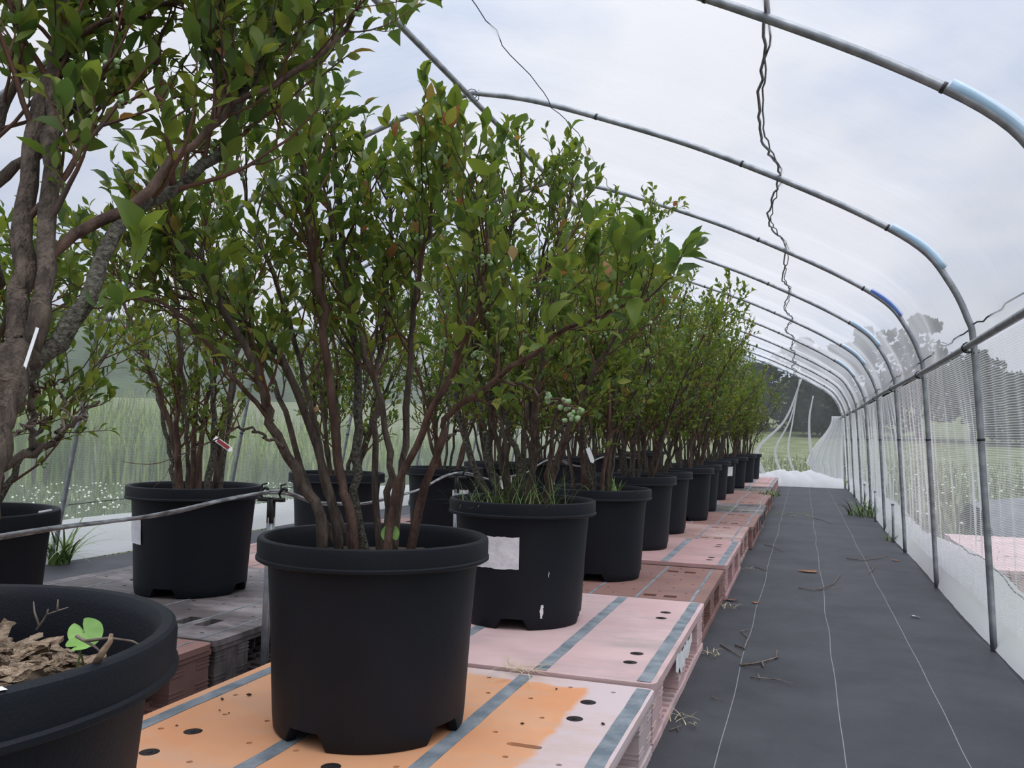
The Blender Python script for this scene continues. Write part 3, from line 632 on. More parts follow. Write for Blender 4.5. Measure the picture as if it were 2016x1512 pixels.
BLb = ['black nursery pot with a pale scrap on its rim, field side row', 'black nursery pot on the dark grey pallet with a torn white sticker', plainB, 'black nursery pot with a blue stained white sticker', 'black nursery pot with a small white sticker, field side row'] + [plainB]*6
def ztop(y, front=True):
    if not front: return 0.1525
    for i in range(len(FTOP)):
        if FB[i] <= y <= FB[i+1]: return FTOP[i]
    return 0.15
fpots = []; bpots = []
for i, (x, y) in enumerate(FP): fpots.append(put_pot(x, y, ztop(y)+0.0005, FL[i], 0.0 if i != 1 else math.radians(-22), big=(i == 0), soil_drop=0.066 if i == 0 else (0.04 if i == 2 else 0.052)))
for i, (x, y) in enumerate(BP): bpots.append(put_pot(x, y, ztop(y, False)+0.0005, BLb[i]))
def facing(x, y): return math.degrees(math.atan2(-y, -x))
f = facing(*FP[2]); sticker(fpots[2], f-44, f-2, 0.178, 0.272, seed=1)
def drip(par, ang, z0, z1, w, seed):          # run of dried white paint on a pot wall
    r = np.random.RandomState(seed); V = []; n = 12; R = lambda z: 0.1915+(z-0.032)*(0.0185/(PH-0.078))+0.0012
    for i in range(n+1):
        z = z0+(z1-z0)*i/n; a = math.radians(ang+r.uniform(-0.5, 0.5)); h_ = w*(0.35+0.65*math.sin(math.pi*(0.12+0.8*(1-i/n))))*r.uniform(0.6, 1.15)/R(z)
        V += [(R(z)*math.cos(a-h_), R(z)*math.sin(a-h_), z), (R(z)*math.cos(a+h_), R(z)*math.sin(a+h_), z)]
    mb = MB(); mb.add(V, [(2*i, 2*i+1, 2*i+3, 2*i+2) for i in range(n)]); mb.build('paint_drip', 'paint_white', par)
f = facing(*FP[2]); drip(fpots[2], f+19, 0.035, 0.075, 0.0055, 1); drip(fpots[2], f+24, 0.155, 0.172, 0.0014, 2)
f = facing(*FP[6]); sticker(fpots[6], f-32, f+8, 0.20, 0.30, seed=2); sticker(fpots[6], f-58, f-44, 0.16, 0.27, seed=3)
f = facing(*FP[9]); sticker(fpots[9], f+26, f+56, 0.19, 0.29, seed=4)
f = facing(*BP[1]); sticker(bpots[1], f-82, f-55, 0.175, 0.265, seed=5)
f = facing(*BP[3]); sticker(bpots[3], f+14, f+44, 0.15, 0.25, blot=True, seed=6)
f = facing(*BP[4]); sticker(bpots[4], f+2, f+34, 0.19, 0.28, seed=7)
f = facing(*BP[0])
mb = MB(); t = math.radians(20); mb.tube([(0.222*math.cos(t+a), 0.222*math.sin(t+a), PH+0.001) for a in np.linspace(-0.12, 0.12, 6)], 0.0035, 6); s = mb.build('white_scrap', 'sticker', bpots[0])
# ---------------------------------------------------------------- blueberry bushes
def leaf_template(detail=True):
    if detail:
        u = [0.26, 0.50, 0.78]; w = [0.19, 0.235, 0.135]; V = [(0, 0, 0), (1, 0, -0.06)]
        for a, b in zip(u, w):
            z = 0.07*math.sin(a*math.pi); V += [(a, 0, z-0.02), (a, b, z+0.07*b/0.25), (a, -b, z+0.07*b/0.25)]
        T = []
        for sd in (1, 2):
            m1, m2, m3 = 2, 5, 8; e1, e2, e3 = 2+sd, 5+sd, 8+sd
            t = [(0, m1, e1), (m1, m2, e2), (m1, e2, e1), (m2, m3, e3), (m2, e3, e2), (m3, 1, e3)]
            if sd == 1: T += t
            else: T += [(a, c, b) for a, b, c in t]
        return np.array(V), np.array(T)
    return np.array([(0, 0, 0), (0.5, 0.25, 0.06), (1, 0, -0.03), (0.5, -0.25, 0.06), (0.5, 0, 0.0)]), np.array([(0, 4, 1), (4, 2, 1), (0, 3, 4), (4, 3, 2)])
LT, LTT = leaf_template(True); LS, LST = leaf_template(False)
LV = []
for k in range(18):
    v = LT.copy(); v[:, 1] *= 0.85+0.3*((k*7) % 5)/4; v[:, 2] *= 0.5+1.3*((k*5) % 6)/5; v[:, 2] -= v[:, 0]**2*0.10*((k*3) % 4)/3
    LV.append(mesh_np('leaf_blade', v, LTT, 'leaf', rnd=np.full(len(v), (k+0.5)/18*0.97 if k < 17 else 0.995)))
def nrm(v): return v/(np.linalg.norm(v)+1e-9)
class Bush:
    def __init__(s, seed, leaf=0.040, dens=1.0):
        s.r = np.random.RandomState(seed); s.canes = []; s.twigs = []; s.leaves = []; s.berries = []; s.leaf = leaf; s.dens = dens
    def addleaf(s, p, d, k=1.0):
        r = s.r; side = nrm(np.cross(d, r.randn(3))); a = nrm(d*0.6+side*0.7+np.array([0, 0, 0.30])+r.randn(3)*0.12)
        n = np.array([0, 0, 1.0])+r.randn(3)*0.45; n = nrm(n-a*np.dot(n, a)); L = s.leaf*k*r.uniform(0.6, 1.25)
        s.leaves.append((p, a, n, L, r.rand()))
    def twig(s, p, d, L, r0, mb, leaves=True):
        r = s.r; n = 4; pts = [p]; dd = d.copy()
        for i in range(n-1): dd = nrm(dd+r.randn(3)*0.14+np.array([0, 0, 0.10])); pts.append(pts[-1]+dd*L/(n-1))
        pts = np.array(pts); mb.tube(pts, np.linspace(r0, r0*0.55, n), 4, cap=False)
        if leaves:
            m = max(4, int(L/0.0125*s.dens))
            for i in range(m):
                t = (i+0.6)/m*(n-1); k = min(int(t), n-2); s.addleaf(pts[k]+(pts[k+1]-pts[k])*(t-k), nrm(pts[k+1]-pts[k]), 0.7+0.45*(i/m))
            s.addleaf(pts[-1], dd)
        return pts
    def branch(s, p, d, L, r0, mb, leafy=True):
        r = s.r; n = 6; pts = [p]; dd = d.copy()
        for i in range(n-1): dd = nrm(dd+r.randn(3)*0.13+np.array([0, 0, 0.12])); pts.append(pts[-1]+dd*L/(n-1))
        pts = np.array(pts); mb.tube(pts, np.linspace(r0, r0*0.5, n), 5, cap=False)
        nt_ = max(2, int(L/0.042*s.dens))
        for i in range(nt_):
            t = (0.25+0.75*(i+0.5)/nt_)*(n-1); k = min(int(t), n-2); q = pts[k]+(pts[k+1]-pts[k])*(t-k); ax = nrm(pts[k+1]-pts[k])
            sd = nrm(np.cross(ax, r.randn(3))); s.twig(q, nrm(ax*0.7+sd*0.8+np.array([0, 0, 0.2])), r.uniform(0.05, 0.125), r0*0.45, mb, leafy)
        s.twig(pts[-1], dd, r.uniform(0.05, 0.10), r0*0.5, mb, leafy)
        if leafy and r.rand() < 0.16: s.berries.append((pts[r.randint(2, n)], r.randint(3, 8)))
    def cane(s, pts, r0, r1, mat='bark', t0=0.35, nb=10, bl=(0.10, 0.28), leafy=True, sides=7, n=22, up=0.25, tip=(0.08, 0.16)):
        P = spline(pts, n); P[3:-1] += s.r.randn(len(P)-4, 3)*0.0035; mb = MB(); rad = np.linspace(r0, r1, n)*(1+0.06*s.r.randn(n)); rad[0] *= 1.2
        mb.tube(P, rad, sides); tm = MB()
        for i in range(nb):
            t = (t0+(1-t0)*((i+s.r.rand()*0.8)/nb)**0.9)*(n-1); k = min(int(t), n-2); q = P[k]+(P[k+1]-P[k])*(t-k); ax = nrm(P[k+1]-P[k])
            sd = nrm(np.cross(ax, s.r.randn(3))); d = nrm(ax*0.75+sd*0.85+np.array([0, 0, up]))
            s.branch(q, d, s.r.uniform(*bl)*(1.1-0.35*t/(n-1)), max(0.0016, rad[k]*0.42), tm, leafy)
        if leafy: s.branch(P[-1], nrm(P[-1]-P[-2]), s.r.uniform(*tip), r1*0.8, tm)
        s.canes.append((mb, mat, tm))
    def random_canes(s, n, base, hgt=(1.0, 1.3), spread=(0.10, 0.46), r0=(0.008, 0.014), az=(0, 6.283), mats=('bark', 'bark', 'bark_lichen', 'cane_red'), **kw):
        for i in range(n):
            a = az[0]+(az[1]-az[0])*(i+s.r.rand()*0.9)/n; sp = s.r.uniform(*spread); h = s.r.uniform(*hgt)*(1-0.22*(sp/0.46)**2); b = s.r.uniform(0.02, 0.10)
            d = np.array([math.cos(a), math.sin(a), 0]); B = np.array(base); w = lambda k: s.r.randn(3)*k
            pts = [B+d*b-np.array([0, 0, 0.03]), B+d*(b+sp*0.22)+np.array([0, 0, h*0.28])+w(0.012), B+d*(b+sp*0.55)+np.array([0, 0, h*0.62])+w(0.025), B+d*(b+sp*0.95)+np.array([0, 0, h*0.93])+w(0.03)]
            s.cane(pts, s.r.uniform(*r0), 0.0038, mats[s.r.randint(len(mats))], **kw)
    def leaf_mesh(s, L, detail=True):
        T, TT = (LT, LTT) if detail else (LS, LST); n = len(L); m = len(T)
        p = np.array([l[0] for l in L]); a = np.array([l[1] for l in L]); nn = np.array([l[2] for l in L]); b = np.cross(nn, a); sz = np.array([l[3] for l in L])
        wk = s.r.uniform(0.8, 1.15, n); zk = s.r.uniform(0.4, 1.6, n)
        v = p[:, None, :]+sz[:, None, None]*(T[None, :, 0, None]*a[:, None, :]+(T[None, :, 1]*wk[:, None])[:, :, None]*b[:, None, :]+(T[None, :, 2]*zk[:, None])[:, :, None]*nn[:, None, :])
        t = (TT[None]+(np.arange(n)*m)[:, None, None]).reshape(-1, 3)
        return mesh_np('foliage', v.reshape(-1, 3), t, 'leaf', rnd=np.repeat([l[4] for l in L], m))
    def build(s, origin, label, group, single=300, detail=True, berries=True, near=True):
        O = np.array(origin); e = empty('blueberry_bush', origin); tag(e, label, 'bush', group)
        def shift(m): m.v = [v-O for v in m.v]; return m
        if near:
            for mb, mat, tm in s.canes:
                c = shift(mb).build('cane', mat, e)
                if tm.v: t = shift(tm).build('side_twigs', 'twig', c); t['kind'] = 'stuff'
        else:
            tw = MB()
            for mb, mat, tm in s.canes:
                shift(mb).build('cane', mat, e)
                for m in (tm,):
                    for v in m.v: pass
                if tm.v:
                    shift(tm); V = np.vstack(tm.v); tw.add(V, np.vstack(tm.q) if tm.q else None, np.vstack(tm.t) if tm.t else None)
            if tw.v: t = tw.build('side_twigs', 'twig', e); t['kind'] = 'stuff'
        Lv = [(l[0]-O, *l[1:]) for l in s.leaves]
        if single:
            sc_ = []
            for i, l in enumerate(s.leaves):
                q = RM.T @ (l[0]-CP); dp = -q[2]
                if dp < 0.15: sc_.append(-1); continue
                x, y = W/2+F*q[0]/dp, H/2-F*q[1]/dp
                sc_.append(l[3]/dp if -20 < x < W+20 and -20 < y < H+20 else -1)
            od = np.argsort(-np.array(sc_)); pick = set(int(i) for i in od[:single] if sc_[i] > 0)
            for i in sorted(pick):
                p, a, n, L, rv = Lv[i]; o = bpy.data.objects.new('leaf', LV[min(16, int(rv*17)) if rv < 0.993 else 17]); COL.objects.link(o); o.parent = e; b = np.cross(n, a)
                o.matrix_local = Matrix(((a[0]*L, b[0]*L, n[0]*L, p[0]), (a[1]*L, b[1]*L, n[1]*L, p[1]), (a[2]*L, b[2]*L, n[2]*L, p[2]), (0, 0, 0, 1)))
            Lv = [l for i, l in enumerate(Lv) if i not in pick]
        if Lv: t = link('foliage', s.leaf_mesh(Lv, detail), e); t['kind'] = 'stuff'
        if berries:
            for p, k in s.berries:
                for j in range(k):
                    d = nrm(s.r.randn(3)); o = link('berry', BERRY, e, tuple(p-O+d*0.0095+np.array([0, 0, -0.006]))); o.scale = (s.r.uniform(0.8, 1.15),)*3; o.rotation_euler = tuple(s.r.rand(3)*3)
        return e
mb = MB()
_v = []; _q = []
for i in range(6):
    for j in range(8):
        th = math.pi*(i+0.0)/5.4; r_ = 0.0044*math.sin(th); z_ = 0.0042*math.cos(th)
        if i == 0: r_, z_ = 0.0017, 0.0049
        if i == 1: r_, z_ = 0.0027, 0.0038
        _v.append((r_*math.cos(j*0.7854), r_*math.sin(j*0.7854), z_))
_q = [(i*8+j, i*8+(j+1) % 8, (i+1)*8+(j+1) % 8, (i+1)*8+j) for i in range(5) for j in range(8)]
mb.add(_v, _q); BERRY = mb.mesh('berry_ball', 'berry')
def tr(lst, y0):        # (px, py, offset in y) -> points
    return [at(px, py, y0+dy) for px, py, dy in lst]
SZ = lambda i: ztop(FP[i][1])+PH-0.055
# the trunked bush whose pot is full of bark chips
b = Bush(11, leaf=0.046, dens=0.85); y0 = 0.62
root = np.array([-0.80, 0.58, 0.44])
trunk = [root, at(-60, 1000, 0.66), at(-8, 800, 0.72), at(40, 690, 0.78)]
b.cane(trunk, 0.026, 0.022, 'bark', nb=0, leafy=False, sides=10)
def c0(lst, r0, r1, mat='bark', **kw): b.cane([at(*q) for q in lst], r0, r1, mat, **kw)
c0([(36, 700, .78), (38, 600, .80), (45, 480, .84), (58, 300, .90), (78, 200, .94), (110, 90, .98), (140, -20, 1.02), (150, -120, 1.05)], 0.015, 0.009, 'bark', nb=9, t0=0.3)
c0([(55, 690, .78), (85, 600, .80), (92, 420, .86), (102, 260, .92), (108, 120, .98), (116, -20, 1.02), (120, -140, 1.04)], 0.013, 0.009, 'bark', nb=9, t0=0.3)
c0([(20, 760, .77), (90, 690, .80), (160, 605, .84), (205, 500, .90), (265, 420, .96), (340, 370, 1.02), (430, 300, 1.06), (470, 210, 1.10), (520, 120, 1.14), (545, 40, 1.16)], 0.0135, 0.005, 'bark_lichen', nb=12, t0=0.45)
c0([(50, 560, .83), (130, 478, .88), (270, 400, .95), (350, 310, 1.00), (430, 235, 1.04), (500, 185, 1.07), (600, 130, 1.12), (670, 80, 1.16), (715, 5, 1.18)], 0.0085, 0.0035, 'cane_red', nb=13, t0=0.4)
c0([(-30, 380, .86), (40, 320, .90), (110, 245, .94), (190, 165, 1.0), (235, 70, 1.04), (275, -10, 1.08), (300, -80, 1.1)], 0.008, 0.004, 'bark', nb=10, t0=0.3)
c0([(-10, 560, .84), (-30, 420, .88), (-10, 260, .94), (40, 120, 1.0), (60, -20, 1.04)], 0.010, 0.005, 'bark', nb=12, t0=0.3)
c0([(110, 90, .98), (230, 40, 1.0), (330, 10, 1.05), (420, -40, 1.1)], 0.005, 0.003, 'cane_red', nb=9, t0=0.2)
c0([(340, 370, 1.02), (330, 250, 1.0), (310, 150, 1.02), (320, 60, 1.06)], 0.005, 0.0025, 'twig', nb=8, t0=0.3)
c0([(430, 235, 1.04), (440, 150, 1.06), (420, 60, 1.08), (440, -10, 1.1)], 0.0042, 0.0025, 'twig', nb=8, t0=0.2)
# dead lower branch and a drooping one
c0([(-60, 1000, .70), (0, 922, .76), (66, 884, .80), (112, 862, .83), (150, 826, .85), (196, 790, .88)], 0.007, 0.0016, 'bark', nb=0, leafy=False)
c0([(66, 884, .80), (60, 820, .80), (66, 750, .80), (78, 690, .80)], 0.0042, 0.004, 'bark', nb=0, leafy=False)
c0([(112, 862, .83), (132, 820, .84), (122, 790, .85), (117, 765, .86)], 0.002, 0.001, 'dead_twig', nb=0, leafy=False)
c0([(140, 820, .84), (175, 812, .86), (150, 775, .87)], 0.0014, 0.0008, 'dead_twig', nb=0, leafy=False)
c0([(0, 880, .76), (40, 845, .78), (70, 830, .79), (92, 818, .8)], 0.0022, 0.001, 'dead_twig', nb=0, leafy=False)
c0([(66, 780, .80), (100, 758, .82), (130, 748, .84)], 0.002, 0.001, 'twig', nb=0, leafy=True)
c0([(60, 800, .80), (20, 770, .82), (0, 745, .84)], 0.002, 0.001, 'twig', nb=1, leafy=True)
b.build((-0.80, 0.58, 0.46), 'tall leafy bush with a thick forked trunk rising from the mulched pot', 'blueberry bushes')
# the bush on the orange pallet
b = Bush(23, leaf=0.041, dens=0.95); B0 = np.array([-0.84, 1.57, 0.15+PH-0.06]); y0 = 1.57
def c1(lst, r0, r1, mat='bark', base=None, **kw):
    P = tr(lst, y0)
    if base is not None: P = [B0+np.array([base[0], base[1], -0.02])]+P
    b.cane(P, r0, r1, mat, **kw)
c1([(630, 1015, -.06), (580, 926, -.08), (535, 832, -.10), (516, 771, -.12), (452, 624, -.16), (372, 500, -.20), (325, 430, -.22)], 0.0125, 0.005, base=(-0.07, -0.05), nb=13, t0=0.4)
c1([(663, 1028, -.02), (603, 820, -.03), (565, 726, -.05), (501, 651, -.06), (400, 600, -.10), (330, 575, -.12), (250, 520, -.14)], 0.0105, 0.0035, base=(-0.05, -0.03), nb=13, t0=0.42)
c1([(535, 832, -.10), (452, 726, -.16), (339, 605, -.22), (245, 590, -.26), (200, 606, -.28)], 0.0055, 0.0028, 'cane_red', nb=8, t0=0.35)
c1([(690, 1000, .0), (663, 915, .0), (641, 651, -.04), (622, 538, -.06), (603, 396, -.08), (584, 264, -.10), (560, 190, -.1)], 0.0115, 0.005, 'cane_red', base=(-0.02, 0.0), nb=14, t0=0.42)
c1([(700, 1000, .03), (700, 900, .05), (708, 760, .08), (690, 600, .10), (672, 450, .12), (655, 300, .12), (640, 200, .12)], 0.011, 0.005, 'bark_lichen', base=(-0.01, 0.04), nb=14, t0=0.42)
c1([(765, 1000, .02), (768, 915, .02), (753, 820, .02), (730, 734, .02), (700, 624, .03), (662, 500, .04), (640, 380, .05)], 0.0085, 0.004, base=(0.04, 0.01), nb=12, t0=0.45)
c1([(779, 982, -.04), (828, 847, -.06), (881, 749, -.08), (930, 632, -.10), (955, 560, -.12), (960, 470, -.14)], 0.0088, 0.004, 'cane_red', base=(0.055, -0.03), nb=12, t0=0.4)
c1([(836, 952, -.02), (870, 869, -.04), (881, 824, -.05), (979, 745, -.10), (1085, 670, -.16), (1190, 618, -.22), (1270, 592, -.24)], 0.0095, 0.003, 'cane_red', base=(0.09, 0.0), nb=12, t0=0.45, bl=(0.03, 0.09), up=0.1, tip=(0.03, 0.05))
c1([(979, 747, -.10), (1040, 765, -.14), (1111, 798, -.18), (1135, 805, -.2)], 0.003, 0.0016, 'cane_red', nb=0, leafy=False)
c1([(790, 930, .06), (800, 800, .08), (812, 650, .08), (826, 540, .06), (845, 450, .04), (856, 400, .02)], 0.009, 0.004, base=(0.03, 0.06), nb=14, t0=0.4)
c1([(735, 900, .08), (740, 760, .12), (760, 620, .16), (770, 500, .18), (765, 400, .18)], 0.008, 0.004, base=(0.0, 0.07), nb=13, t0=0.4)
c1([(600, 950, .06), (560, 800, .10), (500, 680, .14), (430, 560, .16), (380, 470, .18)], 0.008, 0.004, base=(-0.06, 0.05), nb=13, t0=0.4)
c1([(640, 960, .06), (610, 780, .12), (560, 600, .16), (500, 440, .18), (470, 330, .18)], 0.008, 0.004, base=(-0.04, 0.06), nb=13, t0=0.4)
c1([(560, 880, -.1), (500, 850, -.12), (440, 838, -.14)], 0.0035, 0.0018, nb=2, t0=0.5, leafy=False)
c1([(870, 869, -.04), (900, 850, -.0), (925, 832, .02)], 0.0035, 0.002, nb=0, leafy=False)
for px, py, dy in ((1138, 808, -.2), (1110, 790, -.18), (1120, 820, -.19), (1085, 775, -.16), (940, 690, -.1), (870, 670, -.06), (500, 230, -.1)): b.berries.append((at(px, py, y0+dy), 6))
b.build((-0.84, 1.57, 0.46), 'leafy bush of many brown canes with green berries on the orange pallet', 'blueberry bushes')
# the bush in the stickered pot
b = Bush(31, leaf=0.038, dens=1.0); B0 = np.array([-0.84, 2.60, 0.15+PH-0.05]); y0 = 2.60
c1([(949, 952, 0), (919, 869, 0), (902, 801, 0), (905, 740, -.02), (960, 613, -.04), (940, 480, -.06), (912, 440, -.08), (890, 380, -.08)], 0.0135, 0.005, 'bark_lichen', base=(-0.05, 0), nb=13, t0=0.42)
c1([(964, 915, -.02), (968, 839, -.02), (972, 764, -.02), (990, 650, -.04), (990, 538, -.06), (1000, 470, -.08), (1018, 400, -.1), (1026, 350, -.1)], 0.0145, 0.005, 'bark_lichen', base=(-0.03, -0.02), nb=14, t0=0.42)
c1([(1028, 971, -.04), (1017, 896, -.04), (998, 839, -.04), (1006, 783, -.03), (1040, 660, -.02), (1080, 520, 0), (1105, 460, 0), (1120, 400, 0)], 0.0125, 0.005, 'bark_lichen', base=(0.01, -0.04), nb=14, t0=0.42)
c1([(1032, 925, 0), (1092, 862, 0), (1126, 820, 0), (1160, 760, 0)], 0.007, 0.003, 'bark_lichen', base=(0.03, 0.0), nb=3, t0=0.7)
c1([(1047, 900, .04), (1047, 820, .06), (1050, 700, .08), (1060, 560, .1), (1080, 440, .12)], 0.010, 0.004, base=(0.04, 0.04), nb=13, t0=0.4)
b.random_canes(8, B0+np.array([0, 0.02, 0]), hgt=(0.8, 1.02), spread=(0.2, 0.42), t0=0.32, nb=12)
b.build((-0.84, 2.60, 0.46), 'leafy bush with lichen grey stems in the stickered pot', 'blueberry bushes')
def gen_bush(i, x, y, z, seed, label, leaf=0.036, single=300, detail=True, hgt=(1.02, 1.34), n=11, near=True, nb=11, dens=1.0, spread=(0.10, 0.46)):
    global b
    b = Bush(seed, leaf=leaf, dens=dens); b.random_canes(n, (x, y, z), hgt=hgt, spread=spread, t0=0.22, nb=nb+2, sides=6 if near else 5, mats=('bark', 'bark', 'bark_lichen', 'bark_lichen', 'cane_red'))
    return b.build((x, y, z), label, 'blueberry bushes', single=single, detail=detail, near=near, berries=near)
lf = 'leafy bush growing in a plain pot in the row beside the path'; lb = 'leafy bush growing in a plain pot in the field side row'
gen_bush(3, *FP[3], 0.47, 41, 'leafy bush with weeds at its foot, on the brown pallet')
gen_bush(4, *FP[4], 0.47, 42, 'leafy bush in the plain pot on the dusty pink pallet', single=300); gen_bush(5, *FP[5], 0.47, 43, 'leafy bush in the plain pot on the worn pallet with scuffed rim', single=300, hgt=(1.05, 1.34)); g6 = gen_bush(6, *FP[6], 0.47, 44, 'leafy bush in the pot with a square white sticker', single=250, hgt=(1.05, 1.34))
gen_bush(7, *FP[7], 0.47, 45, 'leafy bush in the plain pot on the dark grey pallet beside the path', single=200, hgt=(1.05, 1.34))
gen_bush(20, *BP[0], 0.47, 51, 'leafy bush in the pot with a pale scrap on its rim', n=7, hgt=(0.5, 0.8), single=200)
bb_ = gen_bush(21, *BP[1], 0.47, 52, 'sparse bush in the pot on the dark grey pallet', n=9, nb=7, hgt=(0.75, 1.05), spread=(0.05, 0.36), dens=0.8)
gen_bush(22, *BP[2], 0.47, 53, lb, n=8, single=300, hgt=(0.9, 1.2)); gen_bush(23, *BP[3], 0.47, 54, 'leafy bush in the pot with a blue stained sticker', single=300, n=9); gen_bush(24, *BP[4], 0.47, 55, 'leafy bush in the pot with a small white sticker', single=200)
gen_bush(25, *BP[5], 0.47, 56, lb, single=120)
far1 = gen_bush(8, *FP[8], 0.47, 61, 'leafy bush on the brown pallet right after the dark grey one', single=0, detail=False, near=False, leaf=0.040, nb=10, hgt=(1.0, 1.28))
far2 = gen_bush(9, *FP[9], 0.47, 62, 'leafy bush in the pot with a narrow white sticker', single=0, detail=False, near=False, leaf=0.040, nb=10, hgt=(1.0, 1.26))
far3 = gen_bush(10, *FP[10], 0.47, 63, 'leafy bush on the dull pallet with weeds at its edge', single=0, detail=False, near=False, leaf=0.040, nb=10, hgt=(0.95, 1.25), n=10)
def copy_tree(o, loc, rz, label):
    c = o.copy(); COL.objects.link(c); c.location = loc; c.rotation_euler = (0, 0, rz); c['label'] = label
    for ch in list(o.children):
        d = ch.copy(); COL.objects.link(d); d.parent = c
        for g in list(ch.children):
            e2 = g.copy(); COL.objects.link(e2); e2.parent = d
    return c
copy_tree(far3, (*FP[11], 0.47), 2.1, 'low leafy bush near the tunnel end, last but one of the row'); copy_tree(far1, (*FP[12], 0.47), 4.0, 'leafy bush closing the row at the tunnel end')
for k, i in enumerate(range(6, 11)): copy_tree((far1, far2, far3)[k % 3], (*BP[i], 0.47), 0.9+1.7*k, lb)
# ---------------------------------------------------------------- trees beyond the field
def gz(x, y): return field(x, y)[2]
def make_tree(x, y, top, rad, mat, label, seed, low=0.25, n=900, cone=False):
    r = np.random.RandomState(seed); z0 = gz(x, y); h = top-z0; e = empty('far_tree', (x, y, z0)); tag(e, label, 'tree', 'trees beyond the field')
    mb = MB(); mb.tube([(0, 0, -0.2), (0.05, 0, h*0.5), (0, 0.05, h*0.9)], np.array([0.18, 0.12, 0.04])*h/6, 7); mb.build('trunk', 'tree_bark', e)
    k = 16; t = r.rand(k)**0.8; zc = h*(low+(0.96-low)*t); rr = rad*((1-t)*0.9+0.16 if cone else np.sqrt(np.maximum(0.05, 1-(2*t-0.85)**2))); a = r.rand(k)*6.283
    C = np.stack([rr*0.62*np.cos(a), rr*0.62*np.sin(a), zc], 1); R = np.maximum(0.28, rr*0.62)
    idx = r.randint(0, k, n); d = r.randn(n, 3); d /= np.linalg.norm(d, axis=1)[:, None]; P = C[idx]+d*(R[idx]*r.uniform(0.45, 1.0, n)**0.5)[:, None]*np.array([1.15, 1.15, 0.62])
    u = r.randn(n, 3); u /= np.linalg.norm(u, axis=1)[:, None]; w = np.cross(u, r.randn(n, 3)); w /= np.linalg.norm(w, axis=1)[:, None]; s = r.uniform(0.06, 0.15, n)
    V = np.stack([P-u*s[:, None], P+w*s[:, None]*0.6, P+u*s[:, None]*1.2, P-w*s[:, None]*0.6], 1).reshape(-1, 3); Q = np.arange(n*4).reshape(-1, 4)
    o = link('crown', mesh_np('crown', V, Q, mat), e); o['kind'] = 'stuff'
    return e
TL = [(3.7, 32, 5.35, 1.5, 'conifer', 'tall dark pine rising above the others past the net by the path', True), (2.1, 32.5, 4.75, 1.3, 'conifer', 'dark pine with ragged top beside the tallest pine', False), (0.7, 33, 4.05, 1.2, 'conifer', 'lower dark pine next to the ragged one', False),
      (5.2, 31, 3.9, 1.2, 'conifer', 'dark tree sloping down on the far side of the tallest pine', False), (6.6, 30, 3.1, 1.3, 'broadleaf', 'rounded low tree at the meadow edge', False), (8.4, 29, 2.8, 1.5, 'broadleaf', 'broad bushy tree at the meadow edge, past the rounded one', False)]
for i, (x, y, top, rad, m_, lab, cn) in enumerate(TL): make_tree(x, y, top, rad, m_, lab, 70+i, n=3200, low=0.05, cone=False)
rr_ = random.Random(9)
for i in range(11):
    x = -14+i*1.55; y = 37+rr_.uniform(-1.5, 1.5); make_tree(x, y, 4.1+rr_.uniform(-0.5, 0.9)+(0.9 if i < 6 else 0), 1.7, 'broadleaf' if i % 2 else 'conifer', 'dark bushy tree of the wood behind the tunnel end', 90+i, n=2600, low=0.0)
# ---------------------------------------------------------------- meadow
def blades(name, P, hgt, wid, mat, seed, lean=0.35, label=None, cat=None):
    r = np.random.RandomState(seed); n = len(P); a = r.rand(n)*6.283; d = np.stack([np.cos(a), np.sin(a), 0*a], 1); sd = np.stack([-np.sin(a), np.cos(a), 0*a], 1); h = hgt*r.uniform(0.55, 1.15, n) if np.isscalar(hgt) else hgt*r.uniform(0.6, 1.1, n)
    up = np.array([0, 0, 1.0]); l = r.uniform(0.2, 1, n)*lean
    v0 = P-sd*wid; v1 = P+sd*wid; v2 = P+up*(h*0.6)[:, None]+d*(h*l*0.35)[:, None]+sd*wid*0.7; v3 = P+up*(h*0.6)[:, None]+d*(h*l*0.35)[:, None]-sd*wid*0.7; v4 = P+up*h[:, None]+d*(h*l)[:, None]
    V = np.stack([v0, v1, v2, v3, v4], 1).reshape(-1, 3); b_ = np.arange(n)[:, None]*5
    o = link(name, mesh_np(name, V, [b_+np.array([[0, 1, 2, 3]]), b_+np.array([[3, 2, 4]])], mat)); o['kind'] = 'stuff'
    if label: o['label'] = label; o['category'] = cat
    return o
r_ = np.random.RandomState(77)
def polar(n, px0, px1, d0, d1, k=1.0):
    px = r_.uniform(px0, px1, n); d = d0+(d1-d0)*r_.rand(n)**k; D = np.array([RM @ camdir(p, 860) for p in px]); D[:, 2] = 0; D /= np.linalg.norm(D, axis=1)[:, None]
    P = D*d[:, None]; P[:, 2] = [gz(a, b_)-0.01 for a, b_ in P[:, :2]]; return P, d
P, d = polar(16000, -350, 1050, 5.0, 12.5, 1.2); P = P[P[:, 0] < XL-0.22]; blades('meadow_grass', P, 0.17, 0.006, 'grass_blade', 1, label='short green meadow grass outside the net on the field side', cat='grass')
P, d = polar(11000, -350, 1100, 11.5, 17, 1.0); hh = 0.55+0.95*np.clip((700-(P[:, 0]*-0+np.array([0]*len(P))))/700, 0, 1)*np.clip((-P[:, 0]-5.5)/6, 0.15, 1); blades('tall_grass', P[P[:, 0] < XL-0.6], hh[P[:, 0] < XL-0.6], 0.016, 'tall_grass', 2, label='tall yellow green weeds along the far edge of the meadow', cat='grass')
P, d = polar(9000, 1500, 2500, 4.0, 24.0, 1.4); P = P[(P[:, 0] > XR+0.25) | (P[:, 1] > YEND+0.8)]; blades('meadow_grass', P, 0.20, 0.008, 'meadow_pale', 3, label='pale green meadow grass outside the net on the path side', cat='grass')
